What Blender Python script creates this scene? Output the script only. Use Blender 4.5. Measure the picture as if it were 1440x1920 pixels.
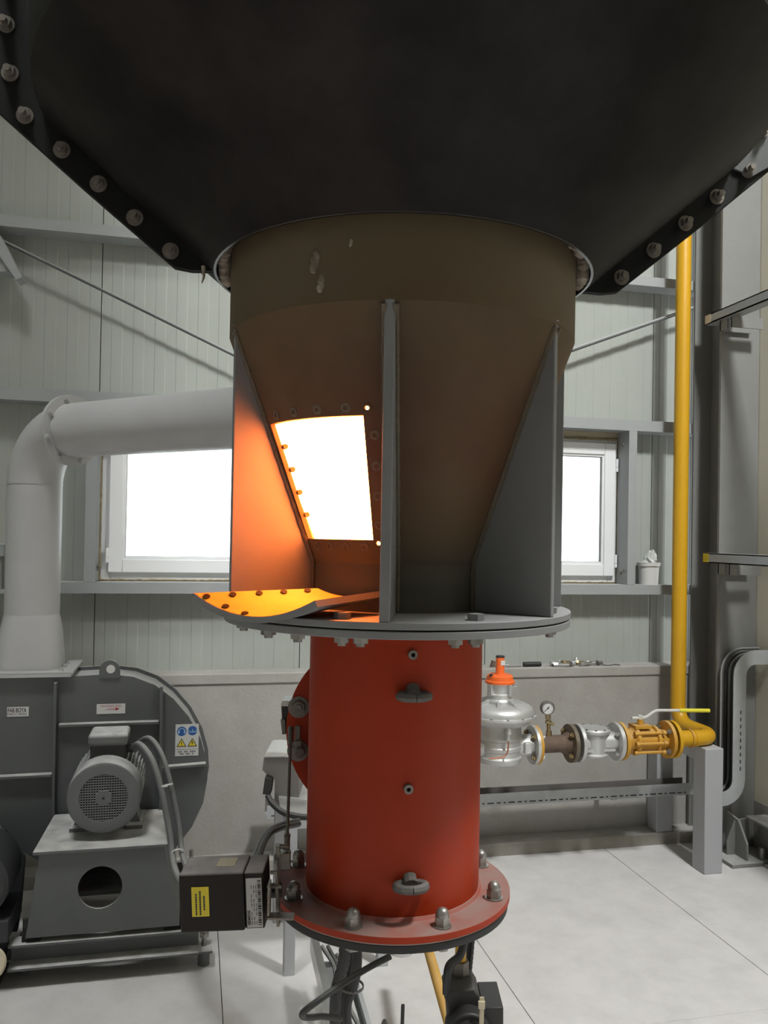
import bpy, bmesh, math, random
from math import sin, cos, pi, radians, hypot
from mathutils import Vector, Matrix
for o in list(bpy.data.objects): bpy.data.objects.remove(o)
random.seed(7)
SC = bpy.context.scene; COL = SC.collection
# ---------------------------------------------------------------- camera
F_PX, YAW, PITCH, ROLL, V0, EYE = 1557.0, .22384, .0137, .01797, 983.26, 1.6
FWD = Vector((sin(YAW)*cos(PITCH), cos(YAW)*cos(PITCH), sin(PITCH)))
RIGHT0 = Vector((cos(YAW), -sin(YAW), 0)); UP0 = RIGHT0.cross(FWD)
RIGHT = RIGHT0*cos(ROLL)+UP0*sin(ROLL); UP = -RIGHT0*sin(ROLL)+UP0*cos(ROLL)
cam = bpy.data.objects.new('camera', bpy.data.cameras.new('camera')); COL.objects.link(cam)
cam.matrix_world = Matrix(((RIGHT.x, UP.x, -FWD.x, 0), (RIGHT.y, UP.y, -FWD.y, 0), (RIGHT.z, UP.z, -FWD.z, EYE), (0, 0, 0, 1)))
cam.data.sensor_width = 36; cam.data.lens = F_PX*36/1920; cam.data.shift_y = (V0-960)/1920
cam.data.clip_start = .05; SC.camera = cam
# ---------------------------------------------------------------- world, lights, exposure
SC.view_settings.view_transform = 'Standard'; SC.view_settings.look = 'None'
SC.view_settings.gamma = 1; SC.view_settings.use_curve_mapping = False; SC.view_settings.exposure = 0
W = bpy.data.worlds.new('overcast'); SC.world = W; W.use_nodes = True
W.node_tree.nodes['Background'].inputs[0].default_value = (.93, .97, 1, 1)
W.node_tree.nodes['Background'].inputs[1].default_value = 4.0
def lamp(name, loc, target, size, power, color=(1, 1, 1), sy=None):
    l = bpy.data.lights.new(name, 'AREA'); l.energy = power; l.color = color
    l.shape = 'RECTANGLE'; l.size = size; l.size_y = sy or size
    o = bpy.data.objects.new(name, l); COL.objects.link(o); o.location = loc
    o.rotation_euler = (Vector(target)-Vector(loc)).to_track_quat('-Z', 'Y').to_euler(); return o
lamp('unseen_bay_lamp', (2.25, .5, 5.4), (1.6, 2.8, 0), .5, 245, (.985, 1, .995))
lb_ = lamp('unseen_bay_lamp', (-1.0, 1.3, 6.2), (-1.0, 1.301, 0), .8, 62, (.985, 1, .995)); lb_.data.spread = radians(100)  # added downlight, narrowed to brighten the left floor more than the wall
lamp('overhead_fill', (1.0, 0.6, 6.35), (1.0, .6, 0), 3.2, 22, (.95, 1, 1))  # broad soft fill added overhead, no visible source

# ---------------------------------------------------------------- projection helpers: points measured on known planes
C0 = Vector((0, 0, EYE))
def ray(x, y): return FWD + RIGHT*((x-720)/F_PX) + UP*((V0-y)/F_PX)
def atY(x, y, Y): d = ray(x, y); return C0+d*(Y/d.y)
def atZ(x, y, z): d = ray(x, y); return C0+d*((z-EYE)/d.z)
RT = RIGHT0.copy(); FW = Vector((sin(YAW), cos(YAW), 0))
def atD(x, y, dep): d = ray(x, y); return C0+d*(dep/d.dot(FW))
def LP(u, v, z): return RT*u+FW*v+Vector((0, 0, z))
AX = Vector((.4302, 1.75, 0))                        # furnace axis
def dirp(phi): a = radians(phi); return RT*sin(a)-FW*cos(a)
def FP(phi, r, z): return AX+dirp(phi)*r+Vector((0, 0, z))

# ---------------------------------------------------------------- materials
def mat(name, col, rough=.6, metal=0, col2=None, scale=6, amt=.5, bump=0, bscale=40, dust=0, dustcol=(.55, .54, .52), spec=.5, emit=None, zr=None, stretch=None):
    m = bpy.data.materials.new(name); m.use_nodes = True; nt = m.node_tree; N = nt.nodes; L = nt.links
    b = N['Principled BSDF']; b.inputs['Roughness'].default_value = rough; b.inputs['Metallic'].default_value = metal
    b.inputs['Specular IOR Level'].default_value = spec
    b.inputs['Base Color'].default_value = (*col, 1)
    if emit:
        b.inputs['Emission Color'].default_value = (*emit[0], 1); b.inputs['Emission Strength'].default_value = emit[1]
    geo = N.new('ShaderNodeNewGeometry'); src = None
    pos = geo.outputs['Position']
    if stretch:
        mp = N.new('ShaderNodeMapping'); mp.inputs['Scale'].default_value = stretch; L.new(pos, mp.inputs[0]); pos = mp.outputs[0]
    def mix(fac, a, bcol):
        x = N.new('ShaderNodeMix'); x.data_type = 'RGBA'
        if hasattr(fac, 'is_output') or not isinstance(fac, float): L.new(fac, x.inputs[0])
        else: x.inputs[0].default_value = fac
        for i, c in ((6, a), (7, bcol)):
            if isinstance(c, tuple): x.inputs[i].default_value = (*c, 1)
            else: L.new(c, x.inputs[i])
        return x.outputs[2]
    cur = col
    if col2:
        n = N.new('ShaderNodeTexNoise'); n.inputs['Scale'].default_value = scale; n.inputs['Detail'].default_value = 6; n.inputs['Roughness'].default_value = .65
        L.new(pos, n.inputs['Vector'])
        mr = N.new('ShaderNodeMapRange'); mr.inputs[1].default_value = .38; mr.inputs[2].default_value = .64; mr.inputs[4].default_value = amt
        L.new(n.outputs[0], mr.inputs[0]); cur = mix(mr.outputs[0], cur, col2)
    if zr:   # heat tint that follows height on the plate: list of (z, colour)
        sx = N.new('ShaderNodeSeparateXYZ'); L.new(geo.outputs['Position'], sx.inputs[0])
        nn = N.new('ShaderNodeTexNoise'); nn.inputs['Scale'].default_value = 5; L.new(geo.outputs['Position'], nn.inputs['Vector'])
        ad = N.new('ShaderNodeMath'); ad.operation = 'MULTIPLY_ADD'; ad.inputs[1].default_value = .16; L.new(nn.outputs[0], ad.inputs[0]); L.new(sx.outputs[2], ad.inputs[2])
        z0, z1 = zr[0][0], zr[-1][0]
        m2 = N.new('ShaderNodeMapRange'); m2.inputs[1].default_value = z0+.08; m2.inputs[2].default_value = z1+.08; L.new(ad.outputs[0], m2.inputs[0])
        rp = N.new('ShaderNodeValToRGB'); e = rp.color_ramp.elements
        while len(e) < len(zr): e.new(.5)
        for i, (z, c) in enumerate(zr): e[i].position = (z-z0)/(z1-z0); e[i].color = (*c, 1)
        L.new(m2.outputs[0], rp.inputs[0])
        cur = rp.outputs[0] if not col2 else mix(mr.outputs[0], rp.outputs[0], col2)
    if dust:
        sx = N.new('ShaderNodeSeparateXYZ'); L.new(geo.outputs['Normal'], sx.inputs[0])
        mr = N.new('ShaderNodeMapRange'); mr.inputs[1].default_value = .25; mr.inputs[2].default_value = .95; mr.inputs[4].default_value = dust
        L.new(sx.outputs[2], mr.inputs[0])
        n = N.new('ShaderNodeTexNoise'); n.inputs['Scale'].default_value = 14; n.inputs['Detail'].default_value = 5; L.new(geo.outputs['Position'], n.inputs['Vector'])
        m3 = N.new('ShaderNodeMapRange'); m3.inputs[1].default_value = .3; m3.inputs[2].default_value = .6; m3.inputs[3].default_value = .55; L.new(n.outputs[0], m3.inputs[0])
        mu = N.new('ShaderNodeMath'); mu.operation = 'MULTIPLY'; L.new(mr.outputs[0], mu.inputs[0]); L.new(m3.outputs[0], mu.inputs[1])
        cur = mix(mu.outputs[0], cur, dustcol)
        rr = N.new('ShaderNodeMapRange'); rr.inputs[3].default_value = rough; rr.inputs[4].default_value = .95; L.new(mu.outputs[0], rr.inputs[0]); L.new(rr.outputs[0], b.inputs['Roughness'])
    if not isinstance(cur, tuple): L.new(cur, b.inputs['Base Color'])
    if bump:
        n = N.new('ShaderNodeTexNoise'); n.inputs['Scale'].default_value = bscale; n.inputs['Detail'].default_value = 4; L.new(pos, n.inputs['Vector'])
        bp = N.new('ShaderNodeBump'); bp.inputs['Strength'].default_value = bump; bp.inputs['Distance'].default_value = .004
        L.new(n.outputs[0], bp.inputs['Height']); L.new(bp.outputs[0], b.inputs['Normal'])
    return m
M = dict(
 panel=mat('wall_panel', (.37, .39, .36), .55, col2=(.33, .345, .315), scale=3, amt=.5, spec=.3),
 joint=mat('joint_dark', (.06, .06, .055), .9),
 cream=mat('cream_panel', (.68, .64, .52), .6, col2=(.60, .565, .455), scale=3, amt=.4),
 concrete=mat('concrete', (.37, .355, .33), .85, col2=(.30, .285, .26), scale=5, amt=.6, bump=.35, bscale=60),
 kerb=mat('kerb_concrete', (.30, .28, .245), .9, col2=(.22, .205, .18), scale=8, amt=.6, bump=.4, dust=.9, dustcol=(.45, .44, .41)),
 floor=mat('floor_slab', (.67, .652, .64), .75, col2=(.53, .515, .505), scale=6, amt=.55, bump=.2, bscale=30),
 girt=mat('girt_paint', (.33, .345, .35), .5, col2=(.29, .30, .30), scale=5, amt=.4, dust=.5),
 column=mat('column_paint', (.22, .22, .212), .55, col2=(.19, .19, .182), scale=4, amt=.5, dust=.7),
 upvc=mat('white_upvc', (.80, .81, .82), .35),
 foam=mat('foam_sealant', (.38, .31, .17), .95, col2=(.2, .16, .09), scale=40, amt=.8, bump=1),
 bell=mat('black_hood_steel', (.016, .0142, .0130), .5, col2=(.0035, .0031, .003), scale=3.4, amt=1, bump=.15, bscale=9, spec=.14),
 strip=mat('black_flange_paint', (.007, .007, .007), .6, spec=.2),
 rimedge=mat('raw_cut_edge', (.075, .07, .065), .3, .9),
 wool=mat('ceramic_wool', (.36, .31, .25), .95, col2=(.14, .11, .08), scale=14, amt=.9, bump=1, bscale=30),
 upcyl=mat('heat_stained_cylinder', (.15, .115, .068), .6, spec=.25, col2=(.105, .075, .042), scale=3.5, amt=.7, bump=.12, bscale=25, zr=[(1.98, (.095, .058, .031)), (2.06, (.10, .074, .042)), (2.2, (.115, .09, .054))]),
 cone=mat('heat_stained_cone', (.14, .10, .06), .6, spec=.25, col2=(.12, .075, .04), scale=4, amt=.6, bump=.12, bscale=25, zr=[(1.46, (.085, .09, .09)), (1.54, (.085, .078, .06)), (1.62, (.095, .062, .03)), (1.74, (.095, .041, .021)), (1.9, (.085, .05, .027)), (2.02, (.085, .06, .033))]),
 finpaint=mat('grey_fin_paint', (.185, .187, .192), .5, col2=(.145, .146, .148), scale=5, amt=.5, dust=.5, dustcol=(.36, .36, .36)),
 chamber_in=mat('hot_lining', (.5, .42, .33), .9),
 weld=mat('weld_bead', (.10, .08, .055), .6, bump=1, bscale=120),
 orange=mat('orange_red_paint', (.31, .027, .0038), .45, col2=(.24, .020, .003), scale=4, amt=.5, spec=.22, dust=.8, dustcol=(.25, .205, .185)),
 gasket=mat('black_gasket', (.02, .02, .02), .7),
 zinc=mat('zinc_bolt', (.33, .32, .30), .42, .75, col2=(.2, .19, .17), scale=60, amt=.6),
 steel=mat('bare_steel', (.62, .62, .61), .3, .95),
 solenoid=mat('dusty_black_casting', (.028, .027, .026), .6, dust=.5, dustcol=(.2, .19, .18)),
 coverplate=mat('firelit_plate', (.44, .40, .05), .55, col2=(.34, .28, .045), scale=14, amt=.6),  # yellow of the firelight put into the plate colour
 dullsteel=mat('dull_steel', (.22, .20, .175), .55, .6, col2=(.13, .11, .09), scale=60, amt=.6),
 lug=mat('dusty_lug', (.085, .08, .075), .8, col2=(.14, .13, .12), scale=60, amt=.6, dust=.25, dustcol=(.3, .28, .26)),
 fan=mat('fan_grey_paint', (.105, .112, .113), .5, col2=(.08, .085, .085), scale=4, amt=.5, dust=.95, dustcol=(.6, .59, .575)),
 pipe=mat('light_grey_pipe', (.46, .46, .46), .42, col2=(.41, .41, .41), scale=4, amt=.5),
 motor=mat('motor_grey', (.115, .12, .12), .5, dust=.95, dustcol=(.6, .6, .59)),
 dark=mat('black_plastic', (.022, .021, .02), .55),
 darkbrown=mat('actuator_housing', (.016, .0125, .0115), .6, spec=.2, dust=1, dustcol=(.42, .385, .385)),
 black=mat('deep_black', (.006, .006, .006), .9),
 hose=mat('black_rubber', (.02, .02, .02), .6, dust=.25),
 greyhose=mat('grey_conduit', (.10, .105, .105), .6, dust=.5),
 yellow=mat('yellow_gas_paint', (.62, .335, .012), .38, col2=(.55, .29, .015), scale=5, amt=.5),
 yvalve=mat('ochre_valve_paint', (.58, .30, .03), .5, col2=(.48, .24, .03), scale=9, amt=.6, dust=.4, dustcol=(.6, .45, .25)),
 ygrip=mat('yellow_grip', (.75, .68, .05), .5),
 alu=mat('cast_aluminium', (.60, .60, .59), .38, .55, col2=(.46, .46, .45), scale=9, amt=.6, dust=.4),
 rust=mat('rusty_pipe', (.11, .075, .055), .75, col2=(.17, .115, .08), scale=12, amt=.8),
 rustfl=mat('worn_flange', (.20, .17, .13), .65, .3, col2=(.11, .08, .05), scale=20, amt=.8),
 brass=mat('brass_fitting', (.36, .27, .12), .35, .8, col2=(.28, .24, .18), scale=30, amt=.6),
 orangecap=mat('bright_orange_cap', (.86, .15, .025), .4),
 copper=mat('copper_line', (.45, .21, .13), .4, .7),
 white=mat('white_label', (.62, .62, .61), .6),
 greylabel=mat('grey_label', (.36, .35, .34), .6),
 yellowlabel=mat('yellow_label', (.55, .45, .02), .6),
 creamlabel=mat('paper_sticker', (.56, .50, .36), .8, col2=(.48, .42, .30), scale=80, amt=.6),
 ink=mat('ink_black', (.03, .03, .03), .7), red=mat('ink_red', (.40, .015, .03), .6), blue=mat('sign_blue', (.02, .11, .36), .5), signyellow=mat('sign_yellow', (.75, .60, .03), .5), pale=mat('sign_pale', (.45, .60, .78), .6),
 plast=mat('white_plastic', (.62, .62, .60), .45), film=mat('thin_film', (.55, .56, .54), .3),
 galv=mat('galvanised_tray', (.46, .48, .49), .5, .15, col2=(.34, .36, .37), scale=6, amt=.5),
 postpaint=mat('post_paint', (.39, .395, .41), .55, dust=.4),
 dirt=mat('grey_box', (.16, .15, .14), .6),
 bluetank=mat('dark_machine', (.035, .036, .04), .6),
 flame=mat('flame', (0, 0, 0), 1, emit=((1, .195, .036), 64)),
)
g = bpy.data.materials.new('window_glass'); g.use_nodes = True; nt = g.node_tree; nt.nodes.clear()
o_ = nt.nodes.new('ShaderNodeOutputMaterial'); t_ = nt.nodes.new('ShaderNodeBsdfTransparent'); gl_ = nt.nodes.new('ShaderNodeBsdfGlossy'); gl_.inputs['Roughness'].default_value = .02
fr_ = nt.nodes.new('ShaderNodeFresnel'); mx_ = nt.nodes.new('ShaderNodeMixShader'); t_.inputs[0].default_value = (.94, .97, .96, 1)
nt.links.new(fr_.outputs[0], mx_.inputs[0]); nt.links.new(t_.outputs[0], mx_.inputs[1]); nt.links.new(gl_.outputs[0], mx_.inputs[2]); nt.links.new(mx_.outputs[0], o_.inputs[0])
M['glass'] = g

# ---------------------------------------------------------------- mesh builder
def frame(axis):
    a = Vector(axis).normalized(); h = Vector((0, 0, 1)) if abs(a.z) < .9 else Vector((1, 0, 0))
    x = h.cross(a).normalized(); return x, a.cross(x), a
class MB:
    def __init__(s): s.v = []; s.f = []
    def add(s, vs, fs):
        n = len(s.v); s.v += [Vector(p) for p in vs]; s.f += [[i+n for i in f] for f in fs]; return s
    def box(s, c, size, R=None):
        c = Vector(c); hx, hy, hz = [k/2 for k in size]; R = R or (Vector((1, 0, 0)), Vector((0, 1, 0)), Vector((0, 0, 1)))
        vs = [c+R[0]*(a*hx)+R[1]*(b*hy)+R[2]*(d*hz) for d in (-1, 1) for b in (-1, 1) for a in (-1, 1)]
        return s.add(vs, [(0, 2, 3, 1), (4, 5, 7, 6), (0, 1, 5, 4), (2, 6, 7, 3), (0, 4, 6, 2), (1, 3, 7, 5)])
    def box2(s, a, b): return s.box([(p+q)/2 for p, q in zip(a, b)], [abs(q-p) for p, q in zip(a, b)])
    def prism(s, pts, vec):
        n = len(pts); vec = Vector(vec); pts = [Vector(p) for p in pts]
        return s.add(pts+[p+vec for p in pts], [list(range(n)), list(range(2*n-1, n-1, -1))]+[(i, (i+1) % n, n+(i+1) % n, n+i) for i in range(n)])
    def cyl(s, p0, p1, r0, r1=None, n=20, ph=0):
        r1 = r0 if r1 is None else r1; p0 = Vector(p0); p1 = Vector(p1); x, y, a = frame(p1-p0)
        vs = []
        for p, r in ((p0, r0), (p1, r1)): vs += [p+x*(r*cos(2*pi*i/n+ph))+y*(r*sin(2*pi*i/n+ph)) for i in range(n)]
        return s.add(vs, [list(range(n-1, -1, -1)), list(range(n, 2*n))]+[(i, (i+1) % n, n+(i+1) % n, n+i) for i in range(n)])
    def lathe(s, prof, o, axis=(0, 0, 1), n=32, loop=True, a0=0, a1=360, caps=False):
        o = Vector(o); x, y, a = frame(axis); full = abs(a1-a0) >= 359.9; k = n if full else n+1; m = len(prof); vs = []
        for i in range(k):
            t = radians(a0+(a1-a0)*i/n); d = x*cos(t)+y*sin(t)
            vs += [o+d*r+a*z for r, z in prof]
        fs = []
        for i in range(n):
            j = (i+1) % k
            for q in range(m if loop else m-1):
                w = (q+1) % m; fs.append((i*m+q, j*m+q, j*m+w, i*m+w))
        if not full and loop: fs += [list(range(m)), [n*m+q for q in range(m-1, -1, -1)]]
        return s.add(vs, fs)
    def tube(s, pts, r, n=12, fillet=0, fs_=6, rfun=None, caps=True):
        pts = [Vector(p) for p in pts]
        if fillet:
            out = [pts[0]]
            for i in range(1, len(pts)-1):
                p = pts[i]; a = pts[i-1]-p; b = pts[i+1]-p; la = min(fillet, a.length*.48); lb = min(fillet, b.length*.48)
                A = p+a.normalized()*la; B = p+b.normalized()*lb
                for k in range(fs_+1):
                    t = k/fs_; out.append(A*(1-t)**2+p*(2*t*(1-t))+B*t*t)
            out.append(pts[-1]); pts = out
        m = len(pts); T = []
        for i in range(m): T.append((pts[min(i+1, m-1)]-pts[max(i-1, 0)]).normalized())
        x, y, _ = frame(T[0]); vs = []
        for i in range(m):
            if i:
                ax = T[i-1].cross(T[i])
                if ax.length > 1e-7:
                    q = Matrix.Rotation(T[i-1].angle(T[i]), 3, ax.normalized()); x = q@x; y = q@y
            rr = rfun(i, m) if rfun else r
            vs += [pts[i]+x*(rr*cos(2*pi*k/n))+y*(rr*sin(2*pi*k/n)) for k in range(n)]
        fs = [(i*n+k, i*n+(k+1) % n, (i+1)*n+(k+1) % n, (i+1)*n+k) for i in range(m-1) for k in range(n)]
        if caps: fs += [list(range(n-1, -1, -1)), list(range((m-1)*n, m*n))]
        return s.add(vs, fs)
    def ball(s, c, r, n=12, sc=(1, 1, 1)):
        c = Vector(c); h = n//2
        prof = [(max(1e-4, r*sin(pi*i/h))*1, -r*cos(pi*i/h)) for i in range(h+1)]
        b = MB().lathe(prof, (0, 0, 0), (0, 0, 1), n, loop=False)
        return s.add([c+Vector((p.x*sc[0], p.y*sc[1], p.z*sc[2])) for p in b.v], b.f)
    def mesh(s, name, m, off=Vector((0, 0, 0)), smooth=True, ang=32):
        me = bpy.data.meshes.new(name); me.from_pydata([tuple(p-off) for p in s.v], [], s.f); me.materials.append(m)
        bm = bmesh.new(); bm.from_mesh(me); bmesh.ops.recalc_face_normals(bm, faces=bm.faces); bm.to_mesh(me); bm.free()
        if smooth:
            me.polygons.foreach_set('use_smooth', [True]*len(me.polygons)); me.set_sharp_from_angle(angle=radians(ang))
        me.update(); return me
def resample(pts, step):
    pts = [Vector(p) for p in pts]; out = [pts[0]]
    for a, b in zip(pts, pts[1:]):
        k = max(1, int((b-a).length/step)); out += [a.lerp(b, i/k) for i in range(1, k+1)]
    return out
def spline(pts, k=8):
    P = [Vector(p) for p in pts]; P = [P[0]*2-P[1]]+P+[P[-1]*2-P[-2]]; out = []
    for i in range(1, len(P)-2):
        for j in range(k):
            t = j/k; a, b, c, d = P[i-1:i+3]
            out.append(.5*((2*b)+(c-a)*t+(2*a-5*b+4*c-d)*t*t+(3*b-a-3*c+d)*t**3))
    out.append(P[-2]); return out
def props(o, label=None, cat=None, group=None, kind=None):
    for k, v in (('label', label), ('category', cat), ('group', group), ('kind', kind)):
        if v: o[k] = v
    return o
def thing(name, loc, label, cat, group=None):
    o = bpy.data.objects.new(name, None); o.empty_display_size = .05; COL.objects.link(o); o.location = Vector(loc); return props(o, label, cat, group)
def root_of(o):
    p = Vector((0, 0, 0))
    while o: p = p+o.location; o = o.parent
    return p
def part(name, mb, m, parent, bevel=0, label=None, kind=None, smooth=True, ang=32):
    off = root_of(parent)
    o = bpy.data.objects.new(name, mb.mesh(name, M[m], off, smooth, ang)); COL.objects.link(o); o.parent = parent
    if bevel: bv(o, bevel)
    return props(o, label, kind=kind)
def bv(o, w):
    b = o.modifiers.new('bevel', 'BEVEL'); b.width = w; b.segments = 2; b.limit_method = 'ANGLE'; b.angle_limit = radians(40)
def solid(name, mb, m, label=None, cat=None, group=None, kind=None, bevel=0, base=None, smooth=True):
    lo = Vector([min(p[i] for p in mb.v) for i in range(3)]); hi = Vector([max(p[i] for p in mb.v) for i in range(3)])
    b = Vector(base) if base else Vector(((lo.x+hi.x)/2, (lo.y+hi.y)/2, lo.z))
    o = bpy.data.objects.new(name, mb.mesh(name, M[m], b, smooth)); COL.objects.link(o); o.location = b
    if bevel: bv(o, bevel)
    return props(o, label, cat, group, kind)
def inst(name, me, parent, loc, axis=None, spin=0, label=None):
    o = bpy.data.objects.new(name, me); COL.objects.link(o); o.parent = parent
    R = Matrix.Identity(3)
    if axis is not None:
        x, y, a = frame(axis); R = Matrix((x, y, a)).transposed()
    mw = Matrix.Translation(Vector(loc)-root_of(parent))@R.to_4x4()@Matrix.Rotation(spin, 4, 'Z')
    o.matrix_local = mw; return props(o, label)
def text(name, s, m, parent, o, xdir, ydir, h, bold=False, width=None):
    cu = bpy.data.curves.new(name, 'FONT'); cu.body = s; cu.size = 1; cu.align_x = 'CENTER'; cu.align_y = 'CENTER'; cu.extrude = .002
    if bold: cu.offset = .02
    tmp = bpy.data.objects.new('tmp', cu); COL.objects.link(tmp); dg = bpy.context.evaluated_depsgraph_get()
    me = bpy.data.meshes.new_from_object(tmp.evaluated_get(dg)); bpy.data.objects.remove(tmp)
    me.materials.clear(); me.materials.append(M[m])
    x = Vector(xdir).normalized(); y = Vector(ydir).normalized(); z = x.cross(y)
    w = max(v.co.x for v in me.vertices)-min(v.co.x for v in me.vertices); k = h/.72; kx = (width/w) if width else k
    off = root_of(parent); o = Vector(o)-off
    for v in me.vertices: v.co = o+x*(v.co.x*kx)+y*(v.co.y*k)+z*(v.co.z*.05)
    ob = bpy.data.objects.new(name, me); COL.objects.link(ob); ob.parent = parent; return ob
# shared fasteners (local: base at origin, axis +Z)
def hexbolt(r, h, wr=0, stud=0, m='zinc', dome=False):
    b = MB()
    if wr: b.cyl((0, 0, 0), (0, 0, .0025), wr, n=20)
    z = .0025 if wr else 0
    if dome:
        b.cyl((0, 0, z), (0, 0, z+h*.5), r, n=6); b.lathe([(r*.86, z+h*.5), (r*.85, z+h*.66), (r*.76, z+h*.8), (r*.55, z+h*.92), (r*.28, z+h*.985), (1e-4, z+h)], (0, 0, 0), n=18, loop=False)
    else:
        b.cyl((0, 0, z), (0, 0, z+h), r, n=6)
    if stud: b.cyl((0, 0, z+h), (0, 0, z+h+stud), r*.56, n=12)
    return b.mesh('bolt', M[m])
# ================================================================ SETTING
YW = 4.18; YG = 4.06
XL, XR, YF, ZC = -2.6, 2.87, -5.0, 6.6
fl = props(bpy.data.objects.new('floor', None), kind='structure'); COL.objects.link(fl)
part('subfloor', MB().box2((XL-.2, YF-.2, -.12), (XR+.2, YW+.2, -.012)), 'joint', fl)
slab_x = [XL, -1.86, -.868, .123, 1.126, 2.102, XR]; slab_y = [YF, -2.5, 0, 2.5, 3.957]
for i in range(6):
    for j in range(4):
        part('slab', MB().box2((slab_x[i]+.0016, slab_y[j]+(.0005 if j != 2 else .0005), -.012), (slab_x[i+1]-.0016, slab_y[j+1]-.0005, 0)), 'floor', fl, smooth=False)
wb = props(bpy.data.objects.new('wall_back', None), kind='structure'); COL.objects.link(wb)
zC, zCb, zBt, zBb, zAt, zAb, zL = 1.36, 1.308, 2.248, 2.190, 3.03, 2.98, .925
# windows: outer extents on the panel plane
wx0, wx1 = atY(184, 1080, 4.2).x, atY(1157, 1000, 4.2).x
WIN = [(wx0, wx0+1.14), (wx1-1.14, wx1)]
def ribbed(x0, x1, z0, z1):
    """metal panel with shallow ribs every 50 mm"""
    xs = []; k = round((x0+.461)/.0505)-1
    pts = [(x0, 0)]
    x = -.461+.0505*k
    while x < x1+.06:
        up = (k % 2 == 0); k += 1
        for dx, dy in (((-.002, 0), (.002, .0018)) if up else ((-.002, .0018), (.002, 0))):
            if x0 < x+dx < x1: pts.append((x+dx, dy))
        x += .0505
    pts.sort(); pts[0] = (x0, pts[1][1] if len(pts) > 1 else 0); pts.append((x1, pts[-1][1]))
    fr = [(a, YW+b) for a, b in pts]; poly = fr+[(x1, YW+.06), (x0, YW+.06)]
    return MB().prism([(a, b, z0) for a, b in poly], (0, 0, z1-z0))
bands = [(.90, 1.335, None), (1.335, 2.22, WIN), (2.22, ZC, None)]
pj = [XL, -1.445, -.459, .527, 1.512, 2.478, XR+.1]
part('backing_sheet', MB().box2((XL, YW+.062, .85), (XR+.1, YW+.07, 1.345)).box2((XL, YW+.062, 2.25), (XR+.1, YW+.07, ZC))
     .box2((XL, YW+.062, 1.345), (WIN[0][0], YW+.07, 2.25)).box2((WIN[0][1], YW+.062, 1.345), (WIN[1][0], YW+.07, 2.25)).box2((WIN[1][1], YW+.062, 1.345), (XR+.1, YW+.07, 2.25)), 'joint', wb, smooth=False)
for a, b in zip(pj, pj[1:]):
    a2, b2 = a+.002, b-.002
    for z0, z1, holes in bands:
        segs = [(a2, b2)]
        if holes:
            for h0, h1 in holes:
                ns = []
                for s0, s1 in segs:
                    if h1 <= s0 or h0 >= s1: ns.append((s0, s1)); continue
                    if s0 < h0: ns.append((s0, h0))
                    if h1 < s1: ns.append((h1, s1))
                segs = ns
        for s0, s1 in segs:
            if s1-s0 > .01: part('panel', ribbed(s0, s1, z0, z1), 'panel', wb, smooth=False)
part('plinth', MB().box2((XL, 4.07, -.01), (XR+.1, 4.35, .872)), 'concrete', wb)
part('plinth_cap', MB().box2((XL, 4.062, .872), (XR+.1, 4.30, zL)), 'concrete', wb, bevel=.006)
props(solid('baseboard_back', MB().box2((XL, 3.957, -.01), (XR+.1, 4.075, .06)), 'kerb', bevel=.004), kind='structure')
solid('wall_right', MB().box2((XR, YF, .26), (XR+.15, 3.83, ZC)), 'cream', kind='structure')
solid('trim_1', MB().box2((XR-.003, 1.5, .0), (XR+.15, 4.07, .26)), 'concrete', kind='structure')
for k, yj in enumerate((3.62, 2.6, 1.6)):
    solid('trim_%d' % (k+2), MB().box2((XR-.006, yj-.02, .265), (XR+.01, yj-.008, 5.5)), 'cream', kind='structure')
solid('wall_left', MB().box2((XL-.15, YF, 0), (XL, YW+.05, ZC)), 'panel', kind='structure')
solid('wall_front', MB().box2((XL, YF-.15, 0), (XR, YF, ZC)), 'panel', kind='structure')
solid('ceiling', MB().box2((XL-.15, YF-.15, ZC), (XR+.15, YW+.3, ZC+.1)), 'panel', kind='structure')
# girts: cold-formed channels across the back wall
def girt(name, z0, z1, x0, x1, label):
    t = thing(name, ((x0+x1)/2, YG, z0), label, 'beam')
    th = .006
    prof = [(YG, z0), (YG, z1), (YW-.002, z1), (YW-.002, z1-th), (YG+th, z1-th), (YG+th, z0+th), (YW-.002, z0+th), (YW-.002, z0)]
    part('channel', MB().prism([(x0, y, z) for y, z in prof], (x1-x0, 0, 0)), 'girt', t, smooth=False); return t
gA = girt('wall_girt', zAb, zAt, XL+.01, 2.80, 'topmost grey steel girt running across the panelled back wall')
gB = girt('wall_girt', zBb, zBt, XL+.01, 2.80, 'grey steel girt across the back wall just above the windows')
gC = girt('wall_girt', zCb, zC, XL+.01, 2.72, 'grey steel girt carrying the window sills and the white tub')
g4 = girt('wall_girt', 3.80, 3.86, XL+.01, 2.80, 'grey steel girt high on the back wall behind the hood')
for gt, z0, z1, px in ((gA, zAb, zAt, 1282), (gB, zBb, zBt, 1268)):
    xx = atY(px, 800, YG).x; part('paint_patch', MB().box2((xx-.022, YG-.0012, z0+.004), (xx+.022, YG+.001, z1-.004)), 'creamlabel' if gt is gB else 'yellowlabel', gt, label='yellow paint overspray patch')
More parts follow.
